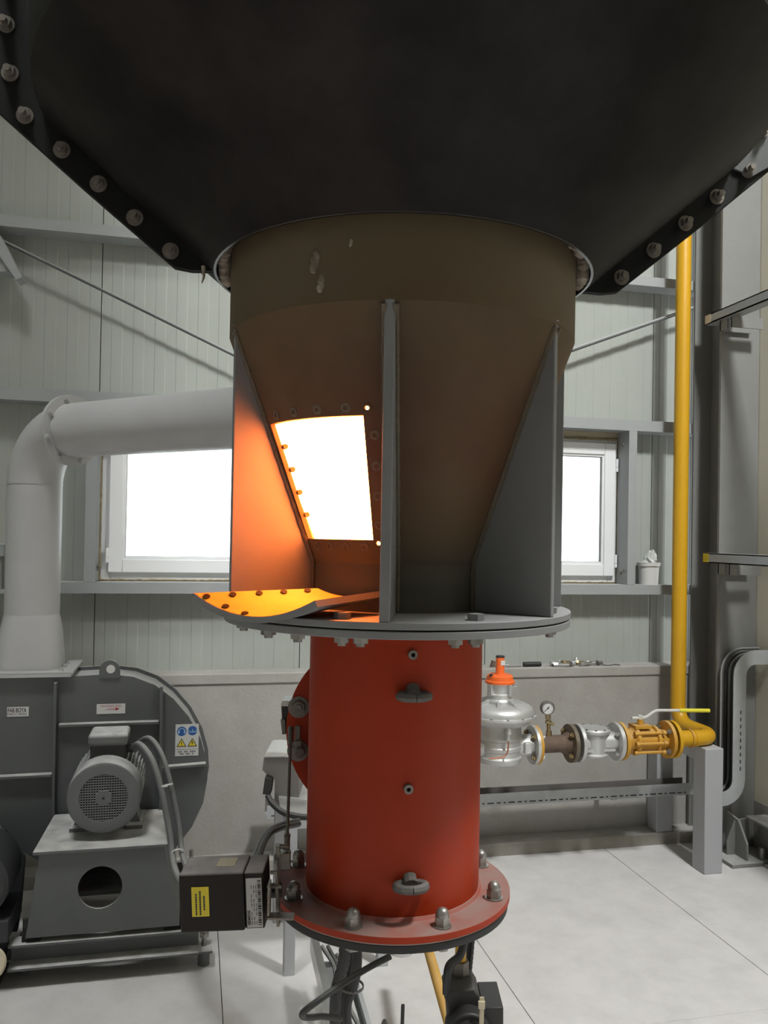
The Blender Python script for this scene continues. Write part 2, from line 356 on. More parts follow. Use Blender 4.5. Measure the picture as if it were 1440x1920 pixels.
def post(px0, px1, label):
    xa, xb = atY(px0, 950, YG).x, atY(px1, 950, YG).x
    t = thing('window_post', ((xa+xb)/2, YG, zC), label, 'post'); th = .005
    s = 1 if px0 < 500 else -1
    # C-profile, its web turned to the window
    xw = xb if s > 0 else xa
    part('web', MB().box2((xw-(th if s > 0 else 0), YG, zC+.001), (xw+(0 if s > 0 else th), YW-.001, zBb-.001)), 'girt', t)
    part('flange', MB().box2((xa, YG-.0005, zC+.001), (xb, YG+th, zBb-.001)), 'girt', t)
    me = hexbolt(.008, .006, .011)
    for z in (zC+.06, zC+.075, zBb-.07):
        inst('bolt', me, t, (xw+(0.001 if s > 0 else -.001), 4.10+.02*(z > 2)+.03*(z < zC+.07), z), (s, 0, 0))
post(160, 182, 'grey steel post on the left side of the left window')
post(1178, 1193, 'grey steel post between the right window and the white tub')
# windows
def window(n, x0, x1, side):
    t = props(bpy.data.objects.new('window_%d' % n, None), kind='structure'); COL.objects.link(t); t.location = ((x0+x1)/2, 4.2, zC)
    zt = atY(1100, 824, 4.2).z; zb = zC+.004
    def ringbox(a0, a1, b0, b1, w, y0, y1):
        return MB().box2((a0, y0, b0), (a0+w, y1, b1)).box2((a1-w, y0, b0), (a1, y1, b1)).box2((a0+w, y0, b0), (a1-w, y1, b0+w)).box2((a0+w, y0, b1-w), (a1-w, y1, b1))
    part('window_frame', ringbox(x0+.008, x1-.008, zb, zt, .05, 4.195, 4.25), 'upvc', t, bevel=.003)
    sa0, sa1, sb0, sb1 = x0+.045, x1-.028, zb+.036, zt-.018
    sash = part('sash', ringbox(sa0, sa1, sb0, sb1, .066, 4.17, 4.215), 'upvc', t, bevel=.005)
    part('glazing_bead', ringbox(sa0+.064, sa1-.064, sb0+.064, sb1-.064, .014, 4.178, 4.21), 'upvc', sash, bevel=.003)
    part('rubber_seal', ringbox(sa0+.076, sa1-.076, sb0+.076, sb1-.076, .004, 4.186, 4.205), 'dirt', sash)
    part('pane', MB().box2((sa0+.07, 4.196, sb0+.07), (sa1-.07, 4.20, sb1-.07)), 'glass', t, smooth=False)
    xh = sa0 if side < 0 else sa1
    for z in (zb+.12, zt-.14):
        part('hinge', MB().cyl((xh-.004*side*-1, 4.168, z-.035), (xh-.004*side*-1, 4.168, z-.012), .008, n=10).cyl((xh+.004*side, 4.168, z-.010), (xh+.004*side, 4.168, z+.035), .008, n=10), 'upvc', t)
    rnd = random.Random(n); jit = lambda k: .003*(rnd.random()-.5)*k
    fo = MB()
    xe = x0+.004 if side < 0 else x1-.004
    for p_, q_ in (((x0+.01, 4.192, zb), (x1-.01, 4.192, zb)), ((xe, 4.19, zb), (xe, 4.19, zt)), ((x0+.01, 4.19, zt+.004), (x1-.01, 4.19, zt+.004))):
        L_ = resample([p_, q_], .02); fo.tube([p+Vector((jit(1), jit(1), jit(1))) for p in L_], .005, 6, rfun=lambda i, m: .003+.004*rnd.random())
    part('foam_seal', fo, 'foam', t, kind='stuff')
    part('sill_filler', MB().box2((x0-.006, 4.20, zC-.03), (x1+.006, 4.245, zb+.003)).box2((x0-.008, 4.20, zb+.003), (x0+.009, 4.245, zt)).box2((x1-.009, 4.20, zb+.003), (x1+.008, 4.245, zt)), 'foam', t)
    part('head_lining', MB().box2((x0, 4.20, zt), (x1, 4.24, 2.26)), 'creamlabel', t)
    return t
window(1, *WIN[0], -1); window(2, *WIN[1], 1)
for k, (a, b) in enumerate(WIN):
    p = lamp('window_portal', ((a+b)/2, 4.32, (zC+2.2)/2), ((a+b)/2, 0, 1.7), b-a, 1, sy=.84); p.data.cycles.is_portal = True
# steel column in the right corner, with its base plate
colt = thing('steel_column', (2.75, 3.8, 0), 'tall grey steel column in the right corner beside the yellow riser', 'column')
part('front_flange', MB().box2((2.642, 3.80, .02), (2.866, 3.815, ZC)), 'column', colt)
part('web', MB().box2((2.745, 3.815, .02), (2.757, 4.035, ZC)), 'column', colt)
part('rear_flange', MB().box2((2.642, 4.035, .061), (2.866, 4.05, ZC)), 'column', colt)
part('base_plate', MB().box2((2.60, 3.60, 0), (2.866, 3.955, .02)), 'column', colt, bevel=.003)
gx = 2.72
part('gusset', MB().prism([(2.70, 3.80, .02), (2.70, 3.63, .02), (2.70, 3.63, .10), (2.70, 3.70, .20), (2.70, 3.80, .215)], (.012, 0, 0)), 'column', colt, bevel=.002)
part('cross_gusset', MB().prism([(2.655, 3.72, .02), (2.655, 3.72, .09), (2.70, 3.72, .19), (2.78, 3.72, .2), (2.78, 3.72, .02)], (0, .012, 0)), 'column', colt, bevel=.002)
part('anchor_bolt', MB().cyl((2.80, 3.645, .02), (2.80, 3.645, .075), .017, n=14), 'zinc', colt)
# low wall-side channel that leaves the column foot towards the camera
ch = thing('base_channel', (2.86, 3.0, 0), 'grey floor-level channel running from the column foot along the right wall', 'beam')
part('channel', MB().box2((2.75, 1.6, .205), (2.866, 3.71, .215)).box2((2.83, 1.6, .015), (2.84, 3.71, .205)), 'column', ch, smooth=False)
part('foot', MB().box2((2.77, 1.6, 0), (2.866, 3.59, .015)), 'column', ch)
# wall-side girts of the right wall with their cleats
def side_girt(pt, pb, label, yfar, ang=0):
    X = 2.60; d = ray(*pt); Y = X*d.y/d.x; zt = EYE+d.z*X/d.x; zb = EYE+ray(*pb).z*X/ray(*pb).x
    t = thing('side_girt', (X, Y, zb), label, 'beam')
    part('channel', MB().box2((X, -1.0, zb), (X+.006, Y, zt)).box2((X, -1.0, zb), (X+.07, Y, zb+.006)).box2((X, -1.0, zt-.006), (X+.07, Y, zt)), 'girt', t, smooth=False)
    part('paint_patch', MB().box2((X-.001, Y-.05, zb+.003), (X+.001, Y-.002, zt-.003)), 'yellowlabel' if zt < 2 else 'creamlabel', t, label='dab of yellow paint')
    for dy in (.10, .19):
        part('cleat', MB().box2((X+.02, Y-dy-.008, zb-.055), (X+.2, Y-dy, zb)).box2((X+.02, Y-dy-.06, zb-.055), (X+.028, Y-dy, zb)), 'column', t)
    return t
side_girt((1318, 1036.5), (1320, 1055), 'lower grey girt of the right wall passing in front of the column', 3.9)
side_girt((1322, 592), (1321, 610), 'upper grey girt of the right wall passing in front of the column', 3.9)
# left gusset piece with brace rod, second rod at right
def brace(p0, p1, lab):
    t = thing('brace_rod', p0, lab, 'rod'); part('rod', MB().cyl(p0, p1, .0075, n=10), 'fan', t); return t
r1a = atY(5, 452, 4.09); r1b = atY(433, 663, 4.09); r1c = r1a+(r1b-r1a)*1.72
r2a = atY(1345, 563, 4.09); r2b = atY(1063, 661, 4.09)
brace(r1a, r1a+(r1b-r1a)*1.9, 'thin grey tie rod sloping down to the right across the left wall panels')
rr2 = brace(r2a, r2a+(r2b-r2a)*2.6, 'pair of thin grey tie rods sloping down to the left behind the yellow riser')
dd = (r2b-r2a); part('rod', MB().cyl(r2a+Vector((.02, -.03, .012)), r2a+dd*2.6+Vector((0, -.03, .012)), .0065, n=10), 'girt', rr2)
gp = thing('brace_bracket', atY(10, 500, 4.0), 'grey gusset bracket at the left edge under the topmost girt', 'bracket')
q = [atY(-40, 380, 4.0), atY(0, 440, 4.0), atY(41, 519, 4.0), atY(30, 524, 4.0), atY(-8, 470, 4.0), atY(-60, 420, 4.0)]
part('plate', MB().prism(q, (0, .10, 0)), 'girt', gp)
part('stub', MB().prism([atY(-60, 472, 4.02), atY(4, 472, 4.02), atY(10, 490, 4.02), atY(26, 508, 4.02), atY(-60, 512, 4.02)], (0, .1, 0)), 'girt', gp)
lg = thing('side_girt', atY(-10, 1030, 3.6), 'short stub of a light grey girt cut off by the left edge', 'beam')
part('channel', MB().prism([atY(-60, 1015, 3.75), atY(7, 1021, 3.75), atY(7, 1043, 3.75), atY(-60, 1043, 3.75)], (0, .1, 0)), 'girt', lg)
part('cleat', MB().prism([atY(-60, 1043, 3.76), atY(3, 1043, 3.76), atY(3, 1105, 3.76), atY(-60, 1105, 3.76)], (0, .06, 0)), 'column', lg)

# ================================================================ FURNACE
# --- hood
hood = thing('furnace_hood', AX+Vector((0, 0, 2.15)), 'huge black flared steel hood hanging over the furnace chamber', 'hood')
prof = [(.404, 2.150), (.52, 2.249), (.66, 2.368), (.735, 2.432), (.752, 2.450), (.760, 2.478), (.762, 2.55), (.764, 2.75), (.766, 3.3), (.766, 4.9), (.750, 4.9), (.750, 3.3), (.746, 2.56), (.742, 2.48), (.735, 2.457), (.65, 2.385), (.51, 2.266), (.398, 2.172), (.398, 2.150)]
part('shell', MB().lathe(prof, AX, (0, 0, 1), 96), 'bell', hood, ang=25)
part('rim_edge', MB().lathe([(.3985, 2.1485), (.4035, 2.1485), (.4045, 2.1515), (.3985, 2.1515)], AX, (0, 0, 1), 96), 'rimedge', hood, label='bare cut steel edge')
nut = hexbolt(.0125, .011, .0175, .012, 'dullsteel')
SP = [(.398, 2.152), (.45, 2.150), (.485, 2.155), (.671, 2.307), (.872, 2.478), (.89, 2.51), (.89, 4.9), (.757, 4.9), (.754, 2.6), (.752, 2.475), (.74, 2.45), (.51, 2.262)]
for ph in (-83, 97):
    d = dirp(ph); nrm = Vector((-d.y, d.x, 0))
    if nrm.dot(FW) > 0: nrm = -nrm            # towards the camera side
    sp = part('seam_flange', MB().prism([AX+d*r+Vector((0, 0, z))-nrm*.010 for r, z in SP], nrm*.020), 'strip', hood, bevel=.0015)
    part('seam_gap', MB().prism([AX+d*(r+.0008)+Vector((0, 0, z-.0008))-nrm*.0008 for r, z in SP], nrm*.0016), 'black', sp)
    for k in range(-0, 5):
        r = .493+k*.0745; z = 2.188+k*.0655
        inst('bolt', nut, hood, AX+d*r+Vector((0, 0, z))+nrm*.010, nrm, k*.6)
    for k in range(5):
        inst('bolt', nut, hood, AX+d*(.832 if k else .822)+Vector((0, 0, 2.535+k*.1))+nrm*.010, nrm, k*.7)
d = dirp(97); nrm = -FW
part('splice_plate', MB().prism([AX+dirp(97)*r+Vector((0, 0, z))-dirp(7)*-.004 for r, z in ((.755, 2.45), (.80, 2.436), (.862, 2.474), (.905, 2.50), (.905, 2.60), (.755, 2.60))], dirp(7)*.012), 'fan', hood, label='dusty grey end plate')
wl = MB(); rnd = random.Random(3)
for k in range(110):
    a = k*360/110; wl.ball(FP(a, .383+.004*rnd.random(), 2.180+.035*abs(cos(radians(a)))+.02*rnd.random()), .015+.009*rnd.random(), 10, (1, 1, 1.9))
part('insulation', wl, 'wool', hood, kind='stuff', label='ragged pale ceramic wool packing')
for ph, l in ((-80, .03), (-77.5, .018)):
    p = FP(ph, .425, 2.151); part('wool_shred', MB().tube(spline([p, p+Vector((.002, 0, -l*.5)), p+Vector((-.002, 0, -l))], 4), .004, 6, rfun=lambda i, m: .0045*(1-.8*i/m)), 'wool', hood)
# --- chamber
cham = thing('furnace_chamber', AX+Vector((0, 0, 1.42)), 'heat-stained conical furnace chamber with grey fins and a glowing open hatch', 'furnace')
part('upper_cylinder', MB().lathe([(.368, 2.01), (.368, 2.6), (.35, 2.6), (.35, 2.01)], AX, (0, 0, 1), 80), 'upcyl', cham)
Z0, Z1, R0, R1 = 1.545, 2.01, .192, .368
def rc(z): return R0+(R1-R0)*(z-Z0)/(Z1-Z0)
oa, ob, oz0, oz1 = -62.6, -14.2, 1.5915, 1.8195
holes = [(-12.6, 1.8325, .85, .0042), (-11.4, 1.5855, 1.15, .0042)]
phis = sorted(set([round(x, 3) for x in list(range(-180, 180, 5))+[oa, ob]+[h[0]+s*h[2] for h in holes for s in (-1, 1)]]))
zs = sorted(set([Z0+(Z1-Z0)*i/10 for i in range(11)]+[oz0, oz1]+[h[1]+s*h[3] for h in holes for s in (-1, 1)]))
def is_open(pm, zm):
    if oa < pm < ob and oz0 < zm < oz1: return True
    return any(abs(pm-h[0]) < h[2] and abs(zm-h[1]) < h[3] for h in holes)
def shell(thick_r, ang_in):
    b = MB(); np_, nz = len(phis), len(zs); idx = {}
    for i, p in enumerate(phis):
        for j, z in enumerate(zs):
            for s in (0, 1): idx[i, j, s] = len(b.v); b.v.append(FP(p, rc(z)-s*thick_r, z))
    op = lambda i, j: is_open((phis[i]+(phis[(i+1) % np_] if i+1 < np_ else 180))/2, (zs[j]+zs[j+1])/2) if 0 <= j < nz-1 else True
    for i in range(np_):
        i2 = (i+1) % np_
        for j in range(nz-1):
            if op(i, j): continue
            b.f.append([idx[i, j, 0], idx[i2, j, 0], idx[i2, j+1, 0], idx[i, j+1, 0]]); b.f.append([idx[i, j, 1], idx[i, j+1, 1], idx[i2, j+1, 1], idx[i2, j, 1]])
            if op((i-1) % np_, j): b.f.append([idx[i, j, 0], idx[i, j+1, 0], idx[i, j+1, 1], idx[i, j, 1]])
            if op(i2, j): b.f.append([idx[i2, j, 0], idx[i2, j, 1], idx[i2, j+1, 1], idx[i2, j+1, 0]])
            if op(i, j-1): b.f.append([idx[i, j, 0], idx[i, j, 1], idx[i2, j, 1], idx[i2, j, 0]])
            if op(i, j+1): b.f.append([idx[i, j+1, 0], idx[i2, j+1, 0], idx[i2, j+1, 1], idx[i, j+1, 1]])
    return b
part('cone_shell', shell(.010, 0), 'cone', cham, ang=40)
# washer rings that round off the two through holes
for a, z, *_ in holes:
    c = FP(a, rc(z)+.0006, z); nn = (dirp(a)*(Z1-Z0)+Vector((0, 0, -(R1-R0)))).normalized()
    part('hole_ring', MB().lathe([(.0042, 0), (.0095, 0), (.0095, .0012), (.0042, .0012)], c, nn, 18), 'cone', cham)
# tapped holes round the hatch
def recess(a, z, r=.0065):
    c = FP(a, rc(z)-.0012, z); nn = (dirp(a)*(Z1-Z0)+Vector((0, 0, -(R1-R0)))).normalized()
    return part('bolt_hole', MB().lathe([(r*.0+1e-4, .0004), (r*.62, .0004), (r*.66, .0022), (r*1.5, .0018), (r*1.5, 0), (1e-4, 0)], c, nn, 12, loop=False), 'weld', cham)
for k in range(4): recess(-55+k*11.5, 1.8335)
for k in range(4): recess(-54+k*11.5, 1.578)
for k in range(4): recess(-65.6, 1.63+k*.05)
for k in range(4): recess(-10.4, 1.62+k*.055)
# hatch studs poking into the opening from its left edge
for k in range(4):
    z = 1.64+k*.045; a = -60.5
    part('stud', MB().cyl(FP(a, rc(z)-.008, z), FP(a+2.4, rc(z)-.008, z), .0055, n=8), 'cone', cham)
part('neck', MB().lathe([(.192, 1.450), (.192, 1.545), (.174, 1.545), (.174, 1.450)], AX, (0, 0, 1), 64), 'cone', cham)
def fin(ph, r_out=.366, th=.014):
    d = dirp(ph); n = Vector((-d.y, d.x, 0)); ztop = 2.012 if ph > -30 and ph < 30 else 2.02
    pts = [(.188, 1.450), (r_out, 1.450), (r_out, ztop-.012), (r_out-.004, ztop)]+[(.188+.004, 1.56)]
    pts = [(.190, 1.4505), (r_out, 1.4505), (r_out, ztop-.02), (.3685, ztop), (.36, 1.995), (.190, 1.545)]
    t = part('fin', MB().prism([AX+d*r+Vector((0, 0, z))-n*(th/2) for r, z in pts], n*th), 'finpaint', cham, bevel=.002)
    for s in (-1, 1):
        part('weld_seam', MB().tube(resample([AX+d*r+Vector((0, 0, z))+n*(s*(th/2+.001)) for r, z in ((.194, 1.455), (.194, 1.548), (.366, 2.004))], .012), .0065, 7, rfun=lambda i, m: .0058+.0011*((i*7) % 3)/2), 'weld', t)
for ph in (-67, -4.3, 53, 97, 145, -115): fin(ph, th=.019 if ph == -4.3 else .014)
lathe_pl = lambda z0, z1, r: MB().lathe([(.17, z0), (r, z0), (r, z1), (.17, z1)], AX, (0, 0, 1), 96)
part('upper_plate', lathe_pl(1.4375, 1.4505, .368), 'finpaint', cham, bevel=.0015)
part('lower_plate', lathe_pl(1.4205, 1.4345, .367), 'finpaint', cham, bevel=.0015)
part('plate_gasket', MB().lathe([(.17, 1.4345), (.362, 1.4345), (.362, 1.4375), (.17, 1.4375)], AX, (0, 0, 1), 64), 'black', cham)
bh = hexbolt(.0155, .012, m='finpaint'); bn = hexbolt(.0145, .012, .0, .006, m='zinc')
for ph in (24.5, 67, 110, 155, -165, -120, -77, -18):
    inst('bolt', bh, cham, FP(ph, .332, 1.4505), (0, 0, 1), ph); 
for ph in (24.5, 67, 110, 155, -165, -120, -70, -34, -48, -18, -12, 17.5):
    inst('nut', bn, cham, FP(ph, .332, 1.4205), (0, 0, -1), ph)
# patches of stuck wool on the cylinder
for px, py, s in ((592, 490, 1), (603, 530, .8), (658, 455, .35)):
    d = ray(px, py); lo_, hi_ = .5, 2.5
    t = next(k*.002 for k in range(300, 1500) if hypot((d.x*k*.002-AX.x), (d.y*k*.002-AX.y)) < .369)
    c = C0+d*t; b = MB()
    for k in range(6): b.ball(c+Vector((.004*sin(k*2.1)*s, 0, (.012-.005*k)*s)), (.006+.002*(k % 2))*s, 8, (1, .8, 1.3))
    part('wool_scrap', b, 'wool', cham, label='scrap of pale wool stuck on')
part('flame', MB().lathe([(1e-4, 1.50), (.12, 1.50), (.168, 1.56), (.245, 1.75), (.31, 1.93), (.25, 2.1), (1e-4, 2.15)], AX, (0, 0, 1), 32, loop=False), 'flame', cham, label='white-hot flame inside')
# --- hatch cover lying on the flange
E0, E1 = atD(362, 1112, 1.54), atD(590, 1126, 1.44)          # front corners (inner top)
B0, B1 = atD(596, 1103, 1.635), atD(713, 1108, 1.585)        # back corners
cover = thing('hatch_cover', (E0+E1)/2+Vector((0, 0, -.04)), 'curved steel hatch cover lying on the furnace flange lit by the fire', 'plate')
def cov(s, t, off):
    a = E0.lerp(B0, t); b = E1.lerp(B1, t); p = a.lerp(b, s); ch_ = (b-a).length
    sag = .036*(ch_/(E1-E0).length)**1.5; return p+Vector((0, 0, -sag*4*s*(1-s)))+Vector((0, 0, -off))-(b-a).normalized()*(off*.55*(1-2*s))*-1*-1
b = MB(); ns, ntt = 18, 8
for off in (0, .011):
    for i in range(ns+1):
        for j in range(ntt+1): b.v.append(cov(i/ns, j/ntt, off))
K = (ns+1)*(ntt+1); ix = lambda i, j, s: s*K+i*(ntt+1)+j
for i in range(ns):
    for j in range(ntt):
        b.f.append([ix(i, j, 0), ix(i+1, j, 0), ix(i+1, j+1, 0), ix(i, j+1, 0)]); b.f.append([ix(i, j, 1), ix(i, j+1, 1), ix(i+1, j+1, 1), ix(i+1, j, 1)])
for i in range(ns):
    for j in (0, ntt): b.f.append([ix(i, j, 0), ix(i+1, j, 0), ix(i+1, j, 1), ix(i, j, 1)])
for j in range(ntt):
    for i in (0, ns): b.f.append([ix(i, j, 0), ix(i, j+1, 0), ix(i, j+1, 1), ix(i, j, 1)])
part('plate', b, 'finpaint', cover, ang=40)
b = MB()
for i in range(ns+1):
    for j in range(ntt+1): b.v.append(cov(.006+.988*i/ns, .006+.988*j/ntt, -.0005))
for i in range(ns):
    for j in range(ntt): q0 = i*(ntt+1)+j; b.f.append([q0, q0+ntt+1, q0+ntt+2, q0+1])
part('firelit_face', b, 'coverplate', cover, ang=40, label='inner face with yellow firelight painted on')  # thin skin over the grey plate carrying the painted firelight
for s, t in [(.06, .05), (.055, .26), (.06, .47), (.065, .67), (.07, .87), (.22, .06), (.40, .05), (.9, .3), (.92, .6)]:
    p = cov(s, t, -.0022); e = 1e-2; nn = (cov(s+e, t, 0)-cov(s-e, t, 0)).cross(cov(s, t+e, 0)-cov(s, t-e, 0)).normalized()
    if nn.z < 0: nn = -nn
    part('bolt_hole', MB().lathe([(1e-4, 0), (.0066, 0), (.0066, .0006), (1e-4, .0006)], p, nn, 14, loop=False), 'strip', cover)
# --- burner tube
tube = thing('burner_tube', AX+Vector((0, 0, .842)), 'tall orange-red burner tube with a bolted bottom flange', 'burner')
part('barrel', MB().lathe([(.1855, .853), (.1855, 1.4205), (.177, 1.4205), (.177, .853)], AX, (0, 0, 1), 80), 'orange', tube)
part('bottom_flange', MB().lathe([(.05, .842), (.2515, .842), (.2515, .8555), (.192, .8555), (.1865, .862), (.05, .862)], AX, (0, 0, 1), 96), 'orange', tube, bevel=.001)
part('gasket', MB().lathe([(.02, .838), (.247, .838), (.247, .842), (.02, .842)], AX, (0, 0, 1), 80), 'kerb', tube)
part('blind_plate', MB().lathe([(.005, .822), (.2475, .822), (.2475, .838), (.005, .838)], AX, (0, 0, 1), 80), 'gasket', tube, bevel=.0015, label='black lower cover plate')
acorn = hexbolt(.0150, .033, .0185, dome=True)
for k in range(8): inst('cap_nut', acorn, tube, FP(-20+45*k, .223, .8555), (0, 0, 1), k*.4)
hb = hexbolt(.014, .010)
for k in range(8): inst('bolt', hb, tube, FP(-20+45*k, .223, .822), (0, 0, -1), k)
def tubept(px, py):
    d = ray(px, py); t = next(k*.001 for k in range(800, 2500) if hypot((d.x*k*.001-AX.x), (d.y*k*.001-AX.y)) < .1856); return C0+d*t
for px, py in ((773, 1227), (765, 1478)):
    p = tubept(px, py); n = Vector((p.x-AX.x, p.y-AX.y, 0)).normalized()
    s_ = part('socket', MB().lathe([(.0042, 0), (.0092, 0), (.0092, .010), (.0042, .010), (.0042, .003)], p, n, 16), 'dullsteel', tube)
    part('bore', MB().cyl(p+n*.001, p+n*.004, .0036, n=10), 'black', s_)
for px, py in ((774, 1303), (768, 1657)):
    p = tubept(px, py); n = Vector((p.x-AX.x, p.y-AX.y, 0)).normalized(); sd = Vector((0, 0, 1)).cross(n)
    ring = [p+n*.013+(n*cos(a)*.018+sd*sin(a)*.028)+Vector((0, 0, 0)) for a in [2*pi*i/20 for i in range(21)]]
    lugp = part('lifting_eye', MB().tube(ring, .009, 8).tube([p+n*-.004+Vector((0, 0, .012)), p+n*.012+Vector((0, 0, .003))], .014, 10), 'lug', tube)
# --- side inlet behind the tube with butterfly valve disc
IC = LP(-.003, 2.03, 0); IC.z = 1.128
inl = thing('air_inlet_valve', IC, 'orange-red round inlet flange with linkage behind the left of the tube', 'valve')
part('front_flange', MB().lathe([(.02, -.008), (.2256, -.008), (.2256, .008), (.02, .008)], IC, -FW, 80), 'orange', inl, bevel=.001)
part('rear_flange', MB().lathe([(.02, -.075), (.222, -.075), (.222, -.06), (.02, -.06)], IC, -FW, 80), 'orange', inl)
part('body', MB().cyl(IC+FW*.008, IC+FW*.06, .165, n=40).cyl(IC+FW*.075, IC+FW*.39, .10, n=40), 'orange', inl)
bigb = hexbolt(.017, .012, .026, .006, 'dullsteel')
for k in range(12):
    a_ = radians(15+30*k); inst('bolt', bigb, inl, IC+(RT*cos(a_)+Vector((0, 0, sin(a_))))*.203-FW*.008, -FW, .3+k)
part('crank', MB().box(atD(558, 1378, 2.0), (.013, .01, .045), (RT, FW, Vector((0, 0, 1)))).cyl(atD(562, 1413, 2.02), atD(562, 1413, 1.99), .012, n=12).box(atD(559, 1393, 1.998), (.016, .014, .014), (RT, FW, Vector((0, 0, 1)))), 'dullsteel', inl, bevel=.001)
rodp0, rodp1 = atD(545, 1372, 1.985), atD(538, 1592, 1.70)
lk = part('linkage_rod', MB().cyl(rodp0, rodp1, .0034, n=10), 'dullsteel', inl)
dr = (rodp1-rodp0).normalized()
part('rod_end', MB().cyl(rodp0-dr*.006, rodp0+dr*.03, .0065, n=10).ball(rodp0-dr*.008, .0085, 10).cyl(rodp1-dr*.028, rodp1+dr*.006, .006, n=10).ball(rodp1+dr*.008, .009, 10).cyl(rodp0+dr*.03, rodp0+dr*.036, .0075, n=6).cyl(rodp1-dr*.036, rodp1-dr*.03, .0068, n=6), 'dullsteel', lk)
# --- servo actuator, left of the bottom flange
BR = (RT, FW, Vector((0, 0, 1)))
A0 = atD(340, 1748, 1.62); tilt = Matrix.Rotation(radians(-3.2), 3, FW)
AR = tuple(tilt@v for v in BR)
ac = LP(0, 0, 0)+atD(407, 1692, 1.60)+FW*.045
act = thing('servo_actuator', ac-Vector((0, 0, .06)), 'dark brown servo actuator box with a yellow label beside the orange flange', 'actuator')
def ab(u, v, w): return ac+AR[0]*u+AR[1]*v+AR[2]*w
part('housing', MB().box(ab(-.010, 0, 0), (.124, .092, .112), AR), 'darkbrown', act, bevel=.004)
part('end_cover', MB().box(ab(.071, .002, .0), (.037, .090, .108), AR), 'darkbrown', act, bevel=.003)
lb = part('type_label', MB().box(ab(.071, -.0435, -.004), (.030, .001, .094), AR), 'greylabel', act)
text('lettering', 'SIEMENS', 'ink', lb, ab(.0605, -.0445, -.032), AR[2], -AR[0], .0055, True, .028)
bars = MB()
for k in range(20):
    bars.box(ab(.0812, -.0443, -.046+k*.0044), (.006, .0006, .0011+.0013*((k*7) % 3)), AR)
for j in range(3):
    for k in range(9):
        if (k+j) % 4 != 3: bars.box(ab(.0660+j*.0045, -.0443, -.042+k*.0085), (.0010, .0006, .006), AR)
part('print', bars, 'ink', lb, kind='stuff')
yl = part('yellow_label', MB().box(ab(-.0315, -.0465, .003), (.033, .001, .056), AR), 'yellowlabel', act)
bars = MB()
for j, (n0, n1) in enumerate(((0, 9), (0, 10), (1, 7))):
    for k in range(n0, n1):
        bars.box(ab(-.0395+j*.0076, -.0473, -.02+k*.0046+(j == 2)*.004), (.0030, .0006, .0034 if k % 3 else .0042), AR)
part('print', bars, 'ink', yl, kind='stuff')
part('paper_sticker', MB().box(ab(.012, .006, .0565), (.036, .042, .001), AR), 'creamlabel', act)
part('shaft', MB().cyl(ab(.088, 0, 0), ab(.118, 0, 0), .014, n=14), 'dark', act)
brk = part('bracket', MB().tube([], .01) if False else MB().box(ab(.112, -.01, .0), (.005, .03, .12), AR).box(atD(527, 1718, 1.60), (.05, .025, .004), BR).box(atD(505, 1683, 1.60), (.004, .025, .06), BR), 'dullsteel', act)
part('lever', MB().box(atD(522, 1620, 1.66), (.008, .012, .075), AR).cyl(atD(519, 1586, 1.67), atD(540, 1589, 1.68), .005, n=10).box(atD(530, 1612, 1.67), (.03, .02, .03), AR), 'dullsteel', act)
part('bolt', MB().cyl(atD(507, 1636, 1.62), atD(520, 1636, 1.62), .004, n=8).cyl(atD(500, 1662, 1.62), atD(528, 1662, 1.62), .004, n=8), 'dullsteel', act)
solid('conduit', MB().tube(spline([ab(.06, .046, .03), atD(500, 1570, 1.9), atD(525, 1553, 2.0), atD(560, 1545, 2.15)], 8), .0075, 8), 'hose', 'black cable arching from behind the actuator to the tube', 'cable')
solid('conduit', MB().tube(spline([ab(.05, .046, .03), atD(492, 1572, 1.93), atD(520, 1549, 2.03), atD(560, 1538, 2.2)], 8), .0065, 8), 'greyhose', 'grey cable arching beside the black one above the actuator', 'cable')

# ================================================================ VALVE STAND AND SENSORS BEHIND THE TUBE
sx0 = atZ(541, 1825, 0); sx1 = atZ(735, 1852, 0); sx1.y = sx0.y
st = thing('valve_stand', (sx0.x, sx0.y, 0), 'small grey square-tube stand on the floor behind the burner', 'stand')
zt_ = .57
for x, y in ((sx0.x, sx0.y), (sx1.x, sx0.y), (sx0.x, sx0.y+.42), (sx1.x, sx0.y+.42)):
    part('leg', MB().box2((x-.02, y-.02, 0), (x+.02, y+.02, zt_-.04)), 'postpaint', st, bevel=.002)
part('top_frame', MB().box2((sx0.x-.02, sx0.y-.02, zt_-.04), (sx1.x+.02, sx0.y+.02, zt_)).box2((sx0.x-.02, sx0.y+.40, zt_-.04), (sx1.x+.02, sx0.y+.44, zt_)).box2((sx0.x-.02, sx0.y+.02, zt_-.04), (sx0.x+.02, sx0.y+.40, zt_)).box2((sx1.x-.02, sx0.y+.02, zt_-.04), (sx1.x+.02, sx0.y+.40, zt_)), 'postpaint', st)
part('top_plate', MB().box2((sx0.x-.02, sx0.y-.02, zt_), (sx1.x+.02, sx0.y+.44, zt_+.005)), 'plast', st)
D2 = 3.05
sw = thing('pressure_switch', atD(525, 1535, D2), 'pale grey switch box with a black plug standing behind the tube', 'switch')
pp = [atD(x, y, D2) for x, y in ((495, 1420), (500, 1413), (560, 1414), (560, 1520), (525, 1520), (515, 1508), (515, 1462), (500, 1452), (492, 1444))]
part('body', MB().prism(pp, FW*.16), 'dirt', sw)
pp = [atD(x, y, D2-.01) for x, y in ((494, 1421), (499, 1410), (515, 1409), (545, 1411), (545, 1421), (530, 1420))]
part('lid', MB().prism(pp, FW*.18), 'plast', sw, bevel=.004)
part('plug', MB().prism([atD(x, y, D2-.03) for x, y in ((497, 1456), (511, 1461), (507, 1491), (492, 1490))], FW*.05), 'dark', sw, bevel=.004)
